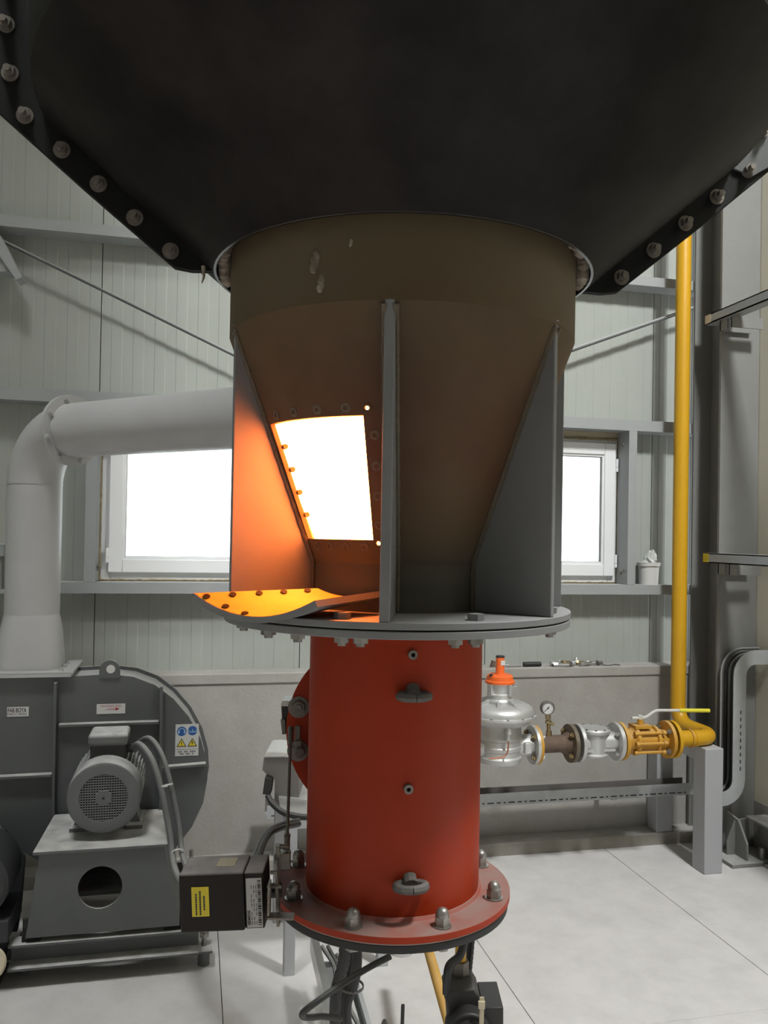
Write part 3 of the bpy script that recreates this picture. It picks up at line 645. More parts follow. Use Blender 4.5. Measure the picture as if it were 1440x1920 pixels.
part('foot', MB().prism([atD(x, y, D2-.02) for x, y in ((522, 1495), (575, 1500), (575, 1533), (535, 1530), (526, 1516))], FW*.2), 'alu', sw)
solid('plug_cable', MB().tube(spline([atD(502, 1492, D2-.02), atD(512, 1508, D2-.05), atD(535, 1525, D2-.08), atD(575, 1532, D2-.1), atD(620, 1528, D2-.1)], 8), .011, 8), 'hose', 'thick black cable drooping from the black plug behind the tube', 'cable')
sm = thing('junction_box', atD(540, 1380, 2.06), 'small black box with a grey lid peeking out left of the inlet flange', 'box')
part('body', MB().prism([atD(x, y, 2.06) for x, y in ((527, 1324), (556, 1324), (556, 1376), (530, 1377))], FW*.055), 'dark', sm, bevel=.003)
part('lid', MB().prism([atD(x, y, 2.055) for x, y in ((529, 1314), (556, 1314), (556, 1325), (526, 1324))], FW*.062), 'plast', sm)
part('clip', MB().prism([atD(x, y, 2.05) for x, y in ((526, 1350), (534, 1350), (535, 1377), (529, 1377))], FW*.02), 'dirt', sm)
part('bracket', MB().box2(atD(550, 1345, 2.07), atD(585, 1355, 2.09)), 'dirt', sm)

# ================================================================ BLOWER AND DUCT AT LEFT
YS = 3.5
bl = thing('blower_fan', (atY(190, 1600, YS).x, YS, .1), 'large dark grey centrifugal blower housing with ribs and warning labels', 'fan')
cx = atY(190, 1450, YS)
outl = [(-10, 1262), (60, 1264), (140, 1268), (205, 1264), (250, 1269), (290, 1284), (325, 1310), (354, 1344), (376, 1385), (387, 1425), (389, 1460), (381, 1505), (360, 1550), (328, 1592), (280, 1625), (220, 1642), (150, 1642), (90, 1625), (45, 1598), (10, 1562), (-20, 1515), (-34, 1460), (-34, 1400)]
P = [atY(x, y, YS) for x, y in outl]; P[0].x -= .05; P.append(Vector((P[0].x-.0, YS, P[-1].z+.1)))
face = part('front_plate', MB().prism(P, (0, .006, 0)), 'fan', bl)
cen = Vector((cx.x, YS, cx.z))
def scl(p, k): q = cen+(p-cen)*k; q.y = YS; return q
part('scroll_wrap', MB().prism([scl(p, .985)+Vector((0, .006, 0)) for p in P], (0, .17, 0)), 'pipe', bl)
part('rear_flange', MB().prism([scl(p, 1.022)+Vector((0, .176, 0)) for p in P], (0, .012, 0)), 'fan', bl)
def rib(p0, p1, w=.012, h=.035):
    a, b_ = atY(*p0, YS), atY(*p1, YS); d = b_-a; L_ = d.length; d.normalize(); c = (a+b_)/2-Vector((0, h/2, 0))
    part('rib', MB().box(c, (L_, h, w), (d, Vector((0, 1, 0)), d.cross(Vector((0, 1, 0))))), 'fan', bl, bevel=.002)
rib((106, 1278), (101, 1575)); rib((303, 1285), (301, 1520)); rib((112, 1358), (298, 1352)); rib((-20, 1456), (99, 1450)); rib((304, 1437), (386, 1430))
part('lifting_lug', MB().prism([atY(206, 1256, YS)+Vector((x, -.008, z)) for x, z in [(-.04, -.03)]+[(.04*cos(a), .04*sin(a)-.0) for a in [pi-pi*i/10 for i in range(11)]]+[(.04, -.03)]], (0, .012, 0)), 'fan', bl)
lugc = atY(208, 1254, YS); part('lug_hole', MB().cyl(lugc+Vector((0, -.0095, .0)), lugc+Vector((0, -.008, 0)), .017, n=20), 'plast', bl)
part('outlet_flange', MB().box2((atY(-40, 1262, YS).x-.05, YS-.03, 1.022), (atY(135, 1262, YS).x, YS+.24, 1.034)), 'pipe', bl)
Yl = YS-.0015
def board(x0, y0, x1, y1, m, name):
    a = atY(x0, y1, Yl); b_ = atY(x1, y0, Yl); return part(name, MB().box2((a.x, Yl-.001, a.z), (b_.x, Yl+.0015, b_.z)), m, bl), a, b_
X3, Z3 = Vector((1, 0, 0)), Vector((0, 0, 1))
def cyt(b0, b1, fx, fz): return Vector((b0.x+(b1.x-b0.x)*fx, Yl-.0014, b0.z+(b1.z-b0.z)*fz))
l1, a, b_ = board(13, 1325, 54, 1344, 'white', 'name_label'); wdt = b_.x-a.x
text('lettering', 'FAB BOYA', 'ink', l1, cyt(a, b_, .46, .64), X3, Z3, .017, True, wdt*.86)
text('lettering', 'PERLIT FIRINI', 'ink', l1, cyt(a, b_, .46, .24), X3, Z3, .009, False, wdt*.88)
l2, a, b_ = board(181, 1319, 235, 1339, 'white', 'rotation_label'); wdt = b_.x-a.x
text('lettering', 'FAN DÖNÜŞ YÖNÜ', 'red', l2, cyt(a, b_, .5, .77), X3, Z3, .009, False, wdt*.72)
part('arrow', MB().prism([cyt(a, b_, *q) for q in ((.22, .36), (.45, .50), (.66, .48), (.66, .64), (.8, .47), (.66, .30), (.66, .42), (.45, .44))], (0, .0006, 0)), 'red', l2)
l3, a, b_ = board(328, 1357, 373, 1418, 'white', 'safety_label')
def disc(fx, fz, r, m, dy=0): c = cyt(a, b_, fx, fz)-Vector((0, dy, 0)); return MB().cyl(c, c+Vector((0, -.0005, 0)), r, n=24)
RD = (b_.x-a.x)*.205
for fx, fz in ((.27, .78), (.73, .79)): part('mandatory_sign', disc(fx, fz, RD, 'blue'), 'blue', l3)
def at2(fx, fz, dx, dz, dy=.0008): return cyt(a, b_, fx, fz)+Vector((dx, -dy, dz))
eh = MB()
for s in (-1, 1): eh.box(at2(.27, .78, s*RD*.62, -RD*.12), (RD*.3, .0005, RD*.62))
eh.tube([at2(.27, .78, RD*.62*cos(t), RD*.1+RD*.52*sin(t)) for t in [pi*i/10 for i in range(11)]], RD*.08, 6)
part('ear_muff_symbol', eh, 'pale', l3)
gg = MB()
for s in (-1, 1): gg.box(at2(.73, .79, s*RD*.82, RD*.05), (RD*.12, .0005, RD*.6))
gg.box(at2(.73, .79, 0, -RD*.25), (RD*1.6, .0005, RD*.16)).box(at2(.73, .79, 0, RD*.08), (RD*.12, .0005, RD*.55))
part('goggles_symbol', gg, 'pale', l3)
for fx in (.27, .73):
    for k, (s, m) in enumerate(((1.0, 'ink'), (.76, 'signyellow'))):
        c = (.0, -RD*.08)
        part('warning_triangle', MB().prism([at2(fx, .42, RD*1.02*s*x, RD*.95*s*z-RD*.0-(1-s)*RD*.22, .0003+.0005*k) for x, z in ((-1, -.9), (1, -.9), (0, 1))], (0, -.0005, 0)), m, l3)
part('exclamation_mark', MB().box(at2(.27, .42, 0, -RD*.02, .0016), (RD*.16, .0005, RD*.62)).box(at2(.27, .42, 0, -RD*.52, .0016), (RD*.16, .0005, RD*.16)), 'ink', l3)
part('lightning_symbol', MB().prism([at2(.73, .42, RD*x, RD*z, .0014) for x, z in ((.02, .42), (-.2, -.12), (-.02, -.12), (-.08, -.62), (.2, .02), (.03, .02), (.12, .42))], (0, -.0005, 0)), 'ink', l3)
bx = MB()
for r_, n_, zz in ((0, 9, .135), (1, 7, .065)):
    for k in range(n_):
        if k not in (2, 5): bx.box(cyt(a, b_, .5+(k-(n_-1)/2)*.085, zz)+Vector((0, -.0003, 0)), ((b_.x-a.x)*.065, .0005, .006))
part('print', bx, 'dirt', l3, kind='stuff')
part('label_frame', MB().box2((cyt(a, b_, .04, 0).x, Yl-.0018, cyt(a, b_, 0, .205).z), (cyt(a, b_, .96, 0).x, Yl-.0012, cyt(a, b_, 0, .215).z)), 'dirt', l3)
# motor on its stand
mx, mz, YM = -.300, .640, 3.14
stn = thing('motor_stand', (-.3, 3.12, .06), 'grey plate stand with a round hole carrying the blower motor', 'stand')
ZT = .482
part('top_plate', MB().prism([Vector((-.525, 3.085, ZT-.012)), Vector((-.07, 3.085, ZT-.012)), Vector((-.09, 3.48, ZT-.012)), Vector((-.515, 3.48, ZT-.012))], (0, 0, .012)), 'fan', stn, bevel=.002)
fp = [(-.505, ZT-.012), (-.545, .178), (-.025, .178), (-.085, ZT-.012)]; hcx, hcz, hr = atY(188, 1663, 3.11).x, atY(188, 1663, 3.11).z, .075
bmh = MB(); nseg = 48; ring_in = []; ring_out = []
corner = fp
def edge_pt(t):
    k = int(t) % 4; fr2 = t-int(t); p, q_ = corner[k], corner[(k+1) % 4]; return (p[0]+(q_[0]-p[0])*fr2, p[1]+(q_[1]-p[1])*fr2)
outer = [edge_pt(i*4/nseg) for i in range(nseg)]
inner = []
for x, z in outer:
    dx, dz = x-hcx, z-hcz; l_ = hypot(dx, dz); inner.append((hcx+dx/l_*hr, hcz+dz/l_*hr))
vs = []
for y in (3.105, 3.113):
    vs += [(x, y, z) for x, z in outer]+[(x, y, z) for x, z in inner]
fs = []
n_ = nseg
for i in range(n_):
    j = (i+1) % n_
    fs += [(i, j, n_+j, n_+i), (2*n_+i, 3*n_+i, 3*n_+j, 2*n_+j), (i, 2*n_+i, 2*n_+j, j), (n_+i, n_+j, 3*n_+j, 3*n_+i)]
part('front_plate', MB().add(vs, fs), 'fan', stn, smooth=False)
for s, (xt, xb) in ((-1, (-.505, -.545)), (1, (-.085, -.025))):
    part('side_plate', MB().prism([(xt, 3.113, ZT-.012), (xb, 3.113, .178), (xb, 3.47, .178), (xt+.0, 3.47, ZT-.012)], (-.008*s, 0, 0)), 'fan', stn)
part('rear_plate', MB().prism([(-.505, 3.46, ZT-.012), (-.545, 3.46, .178), (-.025, 3.46, .178), (-.085, 3.46, ZT-.012)], (0, .008, 0)), 'fan', stn)
part('inner_shelf', MB().box2((-.53, 3.2, .27), (-.05, 3.45, .285)), 'fan', stn)
bf = thing('blower_base_frame', (-.27, 3.1, 0), 'dusty grey channel base frame under the blower and its stand', 'frame')
xb0, xb1 = -.60, .045
part('front_channel', MB().prism([(xb0, 3.10+y, z) for y, z in ((0, .068), (.07, .068), (.07, .158), (0, .158), (0, .150), (.062, .150), (.062, .076), (0, .076))], (xb1-xb0, 0, 0)), 'fan', bf, smooth=False)
part('rear_channel', MB().box2((xb0, 3.75, .06), (xb1, 3.82, .15)), 'fan', bf)
part('side_channel', MB().box2((xb0+.03, 3.17, .06), (xb0+.05, 3.75, .15)), 'fan', bf)
part('side_channel', MB().box2((xb1-.08, 3.17, .06), (xb1-.03, 3.75, .15)), 'fan', bf)
[part('bearing_rail', MB().box2((x, 3.12, .158), (x+.06, 3.70, .1775)), 'black', bf) for x in (-.56, -.08)]
for x, y in ((xb0+.03, 3.24), (xb1+.02, 3.17), (xb0+.06, 3.80), (xb1-.03, 3.80)):
    ft = part('foot_mount', MB().cyl((x, y, 0), (x, y, .066), .022, n=18).box2((x-.06, y-.05, .060), (x+.03, y+.05, .068)), 'fan', bf)
    part('foot_bolt', MB().cyl((x, y, .068), (x, y, .19), .009, n=12).cyl((x, y, .10), (x, y, .118), .019, n=6).cyl((x, y, .12), (x, y, .138), .019, n=6), 'zinc', ft)
mo = thing('fan_motor', (mx, 3.2, ZT), 'dusty grey finned electric motor with grille cowl facing the camera', 'motor')
part('body', MB().cyl((mx, 3.23, mz), (mx, 3.49, mz), .105, n=40), 'motor', mo)
fb = MB()
for k in range(44):
    a_ = 2*pi*k/44; fb.box((mx+.117*cos(a_), 3.34, mz+.117*sin(a_)), (.026, .22, .0035), (Vector((cos(a_), 0, sin(a_))), Vector((0, 1, 0)), Vector((-sin(a_), 0, cos(a_)))))
part('cooling_fins', fb, 'motor', mo, kind='stuff')
part('cowl', MB().lathe([(.085, 0), (.116, -.001), (.125, -.005), (.129, -.013), (.130, -.03), (.130, -.10), (.126, -.10), (.126, -.03), (.118, -.010), (.085, -.006)], (mx, YM, mz), (0, -1, 0), 56), 'motor', mo)
part('cowl_back', MB().cyl((mx, YM+.012, mz), (mx, YM+.014, mz), .112, n=40), 'black', mo)
gr = MB()
for k in range(-9, 10):
    o2 = k*.0089; L_ = 2*math.sqrt(max(0, .086**2-o2*o2))
    gr.box((mx+o2, YM+.002, mz), (.0028, .003, L_)); gr.box((mx, YM+.0025, mz+o2), (L_, .003, .0028))
part('grille', gr, 'motor', mo, kind='stuff')
part('grille_hub', MB().prism([(mx+x, YM-.001, mz+z) for x, z in ((-.026, -.017), (-.017, -.017), (-.017, -.026), (.017, -.026), (.017, -.017), (.026, -.017), (.026, .017), (.017, .017), (.017, .026), (-.017, .026), (-.017, .017), (-.026, .017))], (0, .003, 0)), 'motor', mo)
part('hub_screw', MB().cyl((mx, YM-.004, mz), (mx, YM-.001, mz), .005, n=10), 'dark', mo)
for sg in (-1, 1):
    part('foot', MB().box2((mx+sg*.13, 3.26, ZT), (mx+sg*.07, 3.44, ZT+.014)).prism([(mx+sg*.12, 3.3, ZT+.01), (mx+sg*.085, 3.3, ZT+.01), (mx+sg*.075, 3.3, mz-.06), (mx+sg*.09, 3.3, mz-.05)], (0, .1, 0)), 'motor', mo)
tb = part('terminal_box', MB().box2((mx-.060, 3.235, mz+.10), (mx+.066, 3.36, mz+.178)), 'dark', mo, bevel=.006)
part('terminal_lid', MB().box2((mx-.068, 3.22, mz+.165), (mx+.074, 3.37, mz+.208)), 'motor', mo, bevel=.012)
part('cable_gland', MB().cyl((mx+.07, 3.27, mz+.14), (mx+.095, 3.27, mz+.14), .012, n=12).cyl((mx+.07, 3.31, mz+.14), (mx+.095, 3.31, mz+.14), .012, n=12), 'dark', mo)
YC = 3.16
pc = [Vector((mx+.09, 3.27, mz+.14)), atY(262, 1396, 3.22), atY(285, 1425, 3.15), atY(302, 1480, 3.1), atY(318, 1560, 3.05), atY(324, 1612, 3.0), atY(334, 1645, 2.9), atY(352, 1665, 2.75), atY(400, 1690, 2.55)]
solid('motor_cable', MB().tube(spline(pc, 10), .0115, 10), 'greyhose', 'grey motor conduit looping down to behind the actuator, left of its twin', 'cable', 'motor conduits')
pc2 = [p+Vector((.03, .03, .015)) for p in pc]; pc2[0] = Vector((mx+.09, 3.31, mz+.14))
cb2 = thing('motor_cable', pc2[0], 'second grey motor conduit just right of the first, tied to it', 'cable', 'motor conduits')
part('conduit', MB().tube(spline(pc2, 10), .010, 10), 'greyhose', cb2)
for k in (3, 5):
    part('cable_tie', MB().lathe([(.024, -.003), (.026, -.003), (.026, .003), (.024, .003)], (pc[k]+pc2[k])/2, pc[k+1]-pc[k], 16), 'plast', cb2)
# duct: reducer, riser, elbow, long run behind the furnace
px_ = (atY(15, 1000, 3.65).x+atY(117, 1000, 3.65).x)/2; PY = 3.62; PR = .106
du = thing('air_duct', (px_, PY, 1.034), 'light grey round air duct rising from the blower and bending behind the furnace', 'duct')
zel = atY(65, 812, PY).z
part('base_plate', MB().box2((px_-.19, YS-.03, 1.034), (atY(137, 1255, YS).x+.004, PY+.16, 1.044)), 'pipe', du, bevel=.002)
zr1, zr2 = atY(65, 1150, PY).z, atY(65, 1185, PY).z
# square-to-round transition
b = MB(); nn_ = 48; secs = []
for t in [0, .5, 1]:
    ring = []
    for i in range(nn_):
        a_ = 2*pi*i/nn_; k = min(1/abs(cos(a_)) if abs(cos(a_)) > 1e-6 else 9, 1/abs(sin(a_)) if abs(sin(a_)) > 1e-6 else 9, 1.17)
        ring.append((a_, k))
    secs.append(ring)
zlev = [1.044, zr2, zr1]
for li, z in enumerate(zlev):
    for i in range(nn_):
        a_ = 2*pi*i/nn_; sq = min(1/max(1e-6, abs(cos(a_))), 1/max(1e-6, abs(sin(a_))), 1.19)
        rr = (PR+.018)*sq if li == 0 else ((PR+.014)*(1+.4*(sq-1)) if li == 1 else PR)
        b.v.append(Vector((px_+rr*cos(a_), PY+rr*sin(a_), z)))
for li in range(2):
    for i in range(nn_): b.f.append([li*nn_+i, li*nn_+(i+1) % nn_, (li+1)*nn_+(i+1) % nn_, (li+1)*nn_+i])
part('reducer', b, 'pipe', du)
hr0 = Vector((px_, PY, 0)); hend = LP(.02, 2.52, 0); hd = (hend-hr0).normalized()
elb = hr0+Vector((0, 0, zel)); rad = .21
pe = elb+hd*.20
def arc(c, a_dir, b_dir, r, n=12): return [c+a_dir*(r*cos(t))+b_dir*(r*sin(t)) for t in [pi/2*i/n for i in range(n+1)]]
ctr = hr0+hd*rad+Vector((0, 0, zel-rad))
apts = arc(ctr, -hd, Vector((0, 0, 1)), rad)
part('riser', MB().tube([hr0+Vector((0, 0, zr1)), hr0+Vector((0, 0, zel-rad))], PR, 48, caps=False), 'pipe', du)
part('elbow', MB().tube(apts, PR, 48, caps=False), 'pipe', du)
for z in (zel-rad,): part('weld_seam', MB().lathe([(PR-.001, -.002), (PR+.002, -.002), (PR+.002, .002), (PR-.001, .002)], hr0+Vector((0, 0, z)), (0, 0, 1), 40), 'pipe', du)
fp0 = apts[-1]
part('run', MB().tube([fp0+hd*.0, elb+hd*((hend-hr0).length-.16)]+arc(Vector((hend.x, hend.y, zel-.16))-hd*.16, Vector((0, 0, 1)), hd, .16)[0:]+[Vector((hend.x, hend.y, 1.02))], PR, 48, caps=True), 'pipe', du)
for k, nm in ((0, 'elbow_flange'), (1, 'run_flange')):
    part(nm, MB().lathe([(PR-.002, 0), (PR+.034, 0), (PR+.034, .008), (PR-.002, .008)], fp0+hd*(.008*k), hd, 48), 'pipe', du)
fx_, fy_, _ = frame(hd)
pb = hexbolt(.010, .008, .0, .006, m='pipe')
for k in range(8):
    a_ = 2*pi*k/8+.3; inst('bolt', pb, du, fp0+hd*.016+(fx_*cos(a_)+fy_*sin(a_))*(PR+.018), hd)
for k in range(3): inst('bolt', pb, du, (px_+PR+.03, YS-.015+.09*k, 1.044), (0, 0, 1))
# dark machine parts at the far lower left
lm = thing('dark_machine', atZ(-30, 1780, 0), 'dim dark machine housing cut off at the lower left edge', 'machine')
dmc = atY(-62, 1665, 3.05)
part('housing', MB().lathe([(1e-4, 0), (.115, 0), (.128, .012), (.13, .03), (.13, .22), (1e-4, .22)], dmc, (0, 1, 0), 40, loop=False), 'bluetank', lm)
part('mount', MB().box2((dmc.x-.2, 3.06, dmc.z-.20), (atY(15, 1740, 3.06).x, 3.30, dmc.z-.125)), 'bluetank', lm, bevel=.004)
part('pedestal', MB().box2((dmc.x-.2, 3.08, 0), (atY(-6, 1740, 3.08).x, 3.30, dmc.z-.20)), 'bluetank', lm, bevel=.004)
part('guard', MB().prism([atY(x, y, 3.40) for x, y in ((-140, 1560), (8, 1558), (46, 1610), (40, 1690), (32, 1748), (-140, 1752))], (0, .03, 0)), 'bluetank', lm, bevel=.004)
wh = thing('white_disc', atZ(-20, 1845, 0), 'off-white round rim at the lower left corner of the floor', 'lid')
cw = atD(-22, 1808, 2.6); part('disc', MB().lathe([(1e-4, -.008), (.046, -.008), (.052, 0), (.046, .008), (1e-4, .008)], cw, -FW+Vector((.35, 0, .3)), 28, loop=False), 'creamlabel', wh)
part('stem', MB().cyl((cw.x, cw.y+.02, 0), (cw.x, cw.y+.02, cw.z), .02, n=12), 'bluetank', wh)

# ================================================================ GAS TRAIN AT RIGHT
YT = 3.62
def gz(px, py, Y=YT): return atY(px, py, Y).z
def gxx(px, py=1390, Y=YT): return atY(px, py, Y).x
XE = atY(1352, 1385, YT).x-.03; zp = (gz(1300, 1368)+gz(1300, 1400))/2
ris = thing('gas_riser', (XE, YT, zp), 'yellow gas pipe dropping beside the column and bending along to the valve', 'pipe')
rp = .0385; YR = 3.93
part('pipe', MB().tube([(XE-.012, YR, 5.6), (XE-.012, YR, zp), (XE, YT, zp), (gxx(1268), YT, zp)], rp, 24, fillet=.11, fs_=8), 'yellow', ris)
part('weld_ring', MB().lathe([(rp-.001, -.003), (rp+.0025, -.003), (rp+.0025, .003), (rp-.001, .003)], (gxx(1300), YT, zp), (1, 0, 0), 28), 'yellow', ris)
part('u_clamp', MB().lathe([(rp, -.004), (rp+.006, -.004), (rp+.006, .004), (rp, .004)], (gxx(1293), YT, zp), (1, 0, 0), 28), 'yvalve', ris)
def flange(name, px, r, th, m, root, side=1, nb=4, bm_='zinc', face=-1):
    x = gxx(px); t = part(name, MB().lathe([(.03, 0), (r, 0), (r, th), (.03, th)], (x, YT, zp), (1, 0, 0), 40), m, root, bevel=.0015)
    me = hexbolt(.013, .011, .0, .006, bm_)
    for k in range(nb):
        a_ = 2*pi*(k+.5)/nb
        inst('bolt', me, root, (x+(0 if face < 0 else th), YT+(r-.022)*cos(a_), zp+(r-.022)*sin(a_)), (face, 0, 0))
    return t
RF = .089
bvv = thing('ball_valve', (gxx(1200), YT, zp-.09), 'ochre yellow flanged ball valve with a long white lever', 'valve')
x0_, x1_ = gxx(1166), gxx(1252)
flange('flange', 1160, RF, .018, 'yvalve', bvv, nb=0); flange('flange', 1246, RF, .018, 'yvalve', bvv, nb=4, bm_='zinc'); 
flange('pipe_flange', 1257, RF, .018, 'yellow', ris, nb=0)
xm = (gxx(1180)+gxx(1228))/2
part('body', MB().lathe([(.045, gxx(1168)-xm), (.05, gxx(1172)-xm), (.056, gxx(1182)-xm), (.068, gxx(1186)-xm), (.068, gxx(1191)-xm), (.056, gxx(1193)-xm), (.056, gxx(1222)-xm), (.068, gxx(1223)-xm), (.068, gxx(1228)-xm), (.056, gxx(1230)-xm), (.046, gxx(1242)-xm), (.045, gxx(1250)-xm)], (xm, YT, zp), (1, 0, 0), 32, loop=False), 'yvalve', bvv)
for a_ in (40, 140, 220, 320, 0, 180):
    yy, zz = YT+.07*cos(radians(a_)), zp+.07*sin(radians(a_)); part('tie_bolt', MB().cyl((gxx(1180), yy, zz), (gxx(1234), yy, zz), .007, n=8).cyl((gxx(1180)-.004, yy, zz), (gxx(1184), yy, zz), .012, n=6).cyl((gxx(1230), yy, zz), (gxx(1236), yy, zz), .012, n=6), 'yvalve', bvv)
part('stem_pad', MB().box2((xm-.055, YT-.035, zp+.062), (xm+.03, YT+.035, zp+.076)).cyl((xm-.012, YT, zp+.07), (xm-.012, YT, gz(1197, 1348)), .014, n=14), 'yvalve', bvv)
zh = gz(1197, 1346)
lv = part('lever', MB().tube([(gxx(1184), YT, zh), (gxx(1210), YT, zh), (gxx(1228), YT, gz(1228, 1332)), (gxx(1280), YT, gz(1280, 1332))], .007, 8, fillet=.02).cyl((xm-.012, YT, zh-.008), (xm-.012, YT, zh+.012), .013, n=6), 'plast', bvv)
part('grip', MB().tube([(gxx(1273), YT, gz(1273, 1332)), (gxx(1329), YT, gz(1329, 1332.5))], .0095, 12), 'ygrip', bvv)
# strainer / check valve
chk = thing('gas_strainer', (gxx(1115), YT, zp-.09), 'silver cast filter body between the rusty pipe and the yellow valve', 'filter')
flange('flange', 1151, RF, .02, 'alu', chk, nb=4, bm_='steel'); flange('flange', 1080, RF, .018, 'alu', chk, nb=0)
xc = gxx(1113); part('body', MB().lathe([(1e-4, -.062), (.06, -.062), (.068, -.056), (.07, -.05), (.062, -.044), (.060, .04), (.075, .05), (.078, .062), (.07, .07), (1e-4, .072)], (xc, YT, zp), (0, 0, 1), 40, loop=False), 'alu', chk)
part('port', MB().cyl((gxx(1082), YT, zp), (gxx(1152), YT, zp), .047, n=28), 'alu', chk)
cap_b = hexbolt(.006, .005)
for k in range(10): inst('bolt', cap_b, chk, (xc+.069*cos(k*.628), YT+.069*sin(k*.628), zp+.068), (0, 0, 1))
part('rib', MB().box2((xc-.085, YT-.004, zp-.05), (xc+.085, YT+.004, zp-.035)).box2((xc-.085, YT-.055, zp-.032), (xc+.085, YT-.047, zp-.022)), 'alu', chk)
# rusty spool piece
spl = thing('rusty_spool', (gxx(1035), YT, zp-.09), 'short rusty brown pipe spool carrying the pressure gauge', 'pipe')
part('pipe', MB().cyl((gxx(1006), YT, zp), (gxx(1072), YT, zp), .0405, n=28), 'rust', spl)
flange('flange', 1001, RF, .016, 'yvalve', spl, nb=4, bm_='steel', face=1); flange('flange', 1066, RF, .02, 'rustfl', spl, nb=4, bm_='brass')
part('weld_collar', MB().lathe([(.04, -.028), (.045, -.02), (.056, 0), (.04, 0)], (gxx(1066), YT, zp), (1, 0, 0), 28), 'rust', spl)
gt_ = thing('pressure_gauge', (gxx(1028), YT, zp+.04), 'small round dial pressure gauge on a brass stem above the rusty spool', 'gauge')
xg, zg = gxx(1026, 1327), gz(1026, 1327)
part('stem', MB().cyl((gxx(1029), YT, zp+.038), (gxx(1029), YT, zp+.062), .014, n=6).cyl((gxx(1028.5), YT, zp+.06), (gxx(1027), YT, zg-.03), .009, n=12).cyl((gxx(1028), YT, zp+.095), (gxx(1028), YT, zp+.11), .015, n=6).cyl((gxx(1027), YT, zp+.118), (gxx(1026.5), YT, zg-.028), .013, n=6), 'brass', gt_)
part('cock_handle', MB().tube([(gxx(1021), YT-.012, gz(1021, 1353)), (gxx(1036), YT-.012, gz(1036, 1357))], .007, 8), 'brass', gt_)
gdir = -(FW*.93-RT*.25).normalized()
part('case', MB().lathe([(1e-4, -.016), (.030, -.016), (.033, -.010), (.033, .014), (.029, .014), (.029, .006), (1e-4, .006)], (xg, YT, zg), gdir, 32, loop=False), 'dirt', gt_)
gc = Vector((xg, YT, zg))
dl = part('dial', MB().cyl(gc+gdir*.007, gc+gdir*.008, .0285, n=32), 'white', gt_)
gxv = Vector((0, 0, 1)).cross(gdir).normalized(); gyv = gdir.cross(gxv)
tk = MB()
for k in range(11):
    a_ = radians(225-27*k); c = gc+gdir*.0084+(gxv*cos(a_)+gyv*sin(a_))*.023; r_ = (gxv*cos(a_)+gyv*sin(a_)); tk.box(c, (.006, .0011, .0004), (r_, gdir.cross(r_), gdir))
part('scale', tk, 'ink', dl)
a_ = radians(222); r_ = gxv*cos(a_)+gyv*sin(a_); part('needle', MB().box(gc+gdir*.009+r_*.006, (.034, .0026, .0006), (r_, gdir.cross(r_), gdir)).cyl(gc+gdir*.0085, gc+gdir*.011, .004, n=10), 'ink', gt_)
# regulator
xr = gxx(936, 1350); rg = thing('gas_regulator', (xr, YT, gz(936, 1428)), 'big silver gas regulator with an orange spring cap next to the tube', 'regulator')
zz = lambda y: gz(936, y)
part('body', MB().lathe([(1e-4, zz(1426)), (.100, zz(1426)), (.105, zz(1421)), (.105, zz(1416)), (.098, zz(1413)), (.098, zz(1404)), (.102, zz(1402)), (.102, zz(1396)), (.098, zz(1394)), (.098, zz(1384)), (.104, zz(1382)), (.106, zz(1377)), (.102, zz(1373)), (.100, zz(1356)), (1e-4, zz(1356))], (xr, YT, 0), (0, 0, 1), 48, loop=False), 'alu', rg)
part('diaphragm_case', MB().lathe([(.06, zz(1357)), (.110, zz(1357)), (.145, zz(1351)), (.160, zz(1344)), (.170, zz(1341)), (.170, zz(1337)), (.160, zz(1336)), (.158, zz(1330)), (.148, zz(1323)), (.130, zz(1319)), (.085, zz(1317)), (.06, zz(1317))], (xr, YT, 0), (0, 0, 1), 56), 'alu', rg)
for k in range(14):
    a_ = 2*pi*k/14+.1; inst('bolt', cap_b, rg, (xr+.164*cos(a_), YT+.164*sin(a_), zz(1337)), (0, 0, 1))
for k in range(8):
    a_ = 2*pi*k/8+.39; d_ = Vector((cos(a_), sin(a_), 0)); b = Vector((xr, YT, 0))
    part('rib', MB().prism([b+d_*.06+Vector((0, 0, zz(1318))), b+d_*.145+Vector((0, 0, zz(1322)))+Vector((0, 0, .001)), b+d_*.075+Vector((0, 0, zz(1309))), b+d_*.06+Vector((0, 0, zz(1309)))], d_.cross(Vector((0, 0, 1)))*.007), 'alu', rg)
part('bonnet', MB().lathe([(1e-4, zz(1318)), (.064, zz(1318)), (.066, zz(1312)), (.058, zz(1308)), (.058, zz(1300)), (.052, zz(1298)), (.056, zz(1286)), (.062, zz(1280)), (1e-4, zz(1280))], (xr, YT, 0), (0, 0, 1), 40, loop=False), 'alu', rg)
for k in range(4):
    a_ = 2*pi*k/4+.5; part('boss', MB().box((xr+.056*cos(a_), YT+.056*sin(a_), zz(1291)), (.026, .02, .05), (Vector((cos(a_), sin(a_), 0)), Vector((-sin(a_), cos(a_), 0)), Z3)), 'alu', rg, bevel=.003)
part('vent_screw', MB().cyl((xr+.05, YT-.01, zz(1287)), (xr+.078, YT-.012, zz(1286)), .006, n=10), 'steel', rg)
oc = part('spring_cap', MB().lathe([(1e-4, zz(1280)), (.068, zz(1280)), (.069, zz(1276)), (.062, zz(1274)), (.060, zz(1267)), (.050, zz(1264)), (.024, zz(1264)), (.020, zz(1260)), (.0195, zz(1232)), (1e-4, zz(1232))], (xr, YT, 0), (0, 0, 1), 36, loop=False), 'orangecap', rg)
part('cap_top', MB().cyl((xr, YT, zz(1232.5)), (xr, YT, zz(1229.5)), .0205, n=24), 'ink', oc)
part('side_plug', MB().cyl((gxx(918, 1264), YT-.02, zz(1266)), (gxx(918, 1264), YT-.02, zz(1262)), .0085, n=14), 'dark', oc)
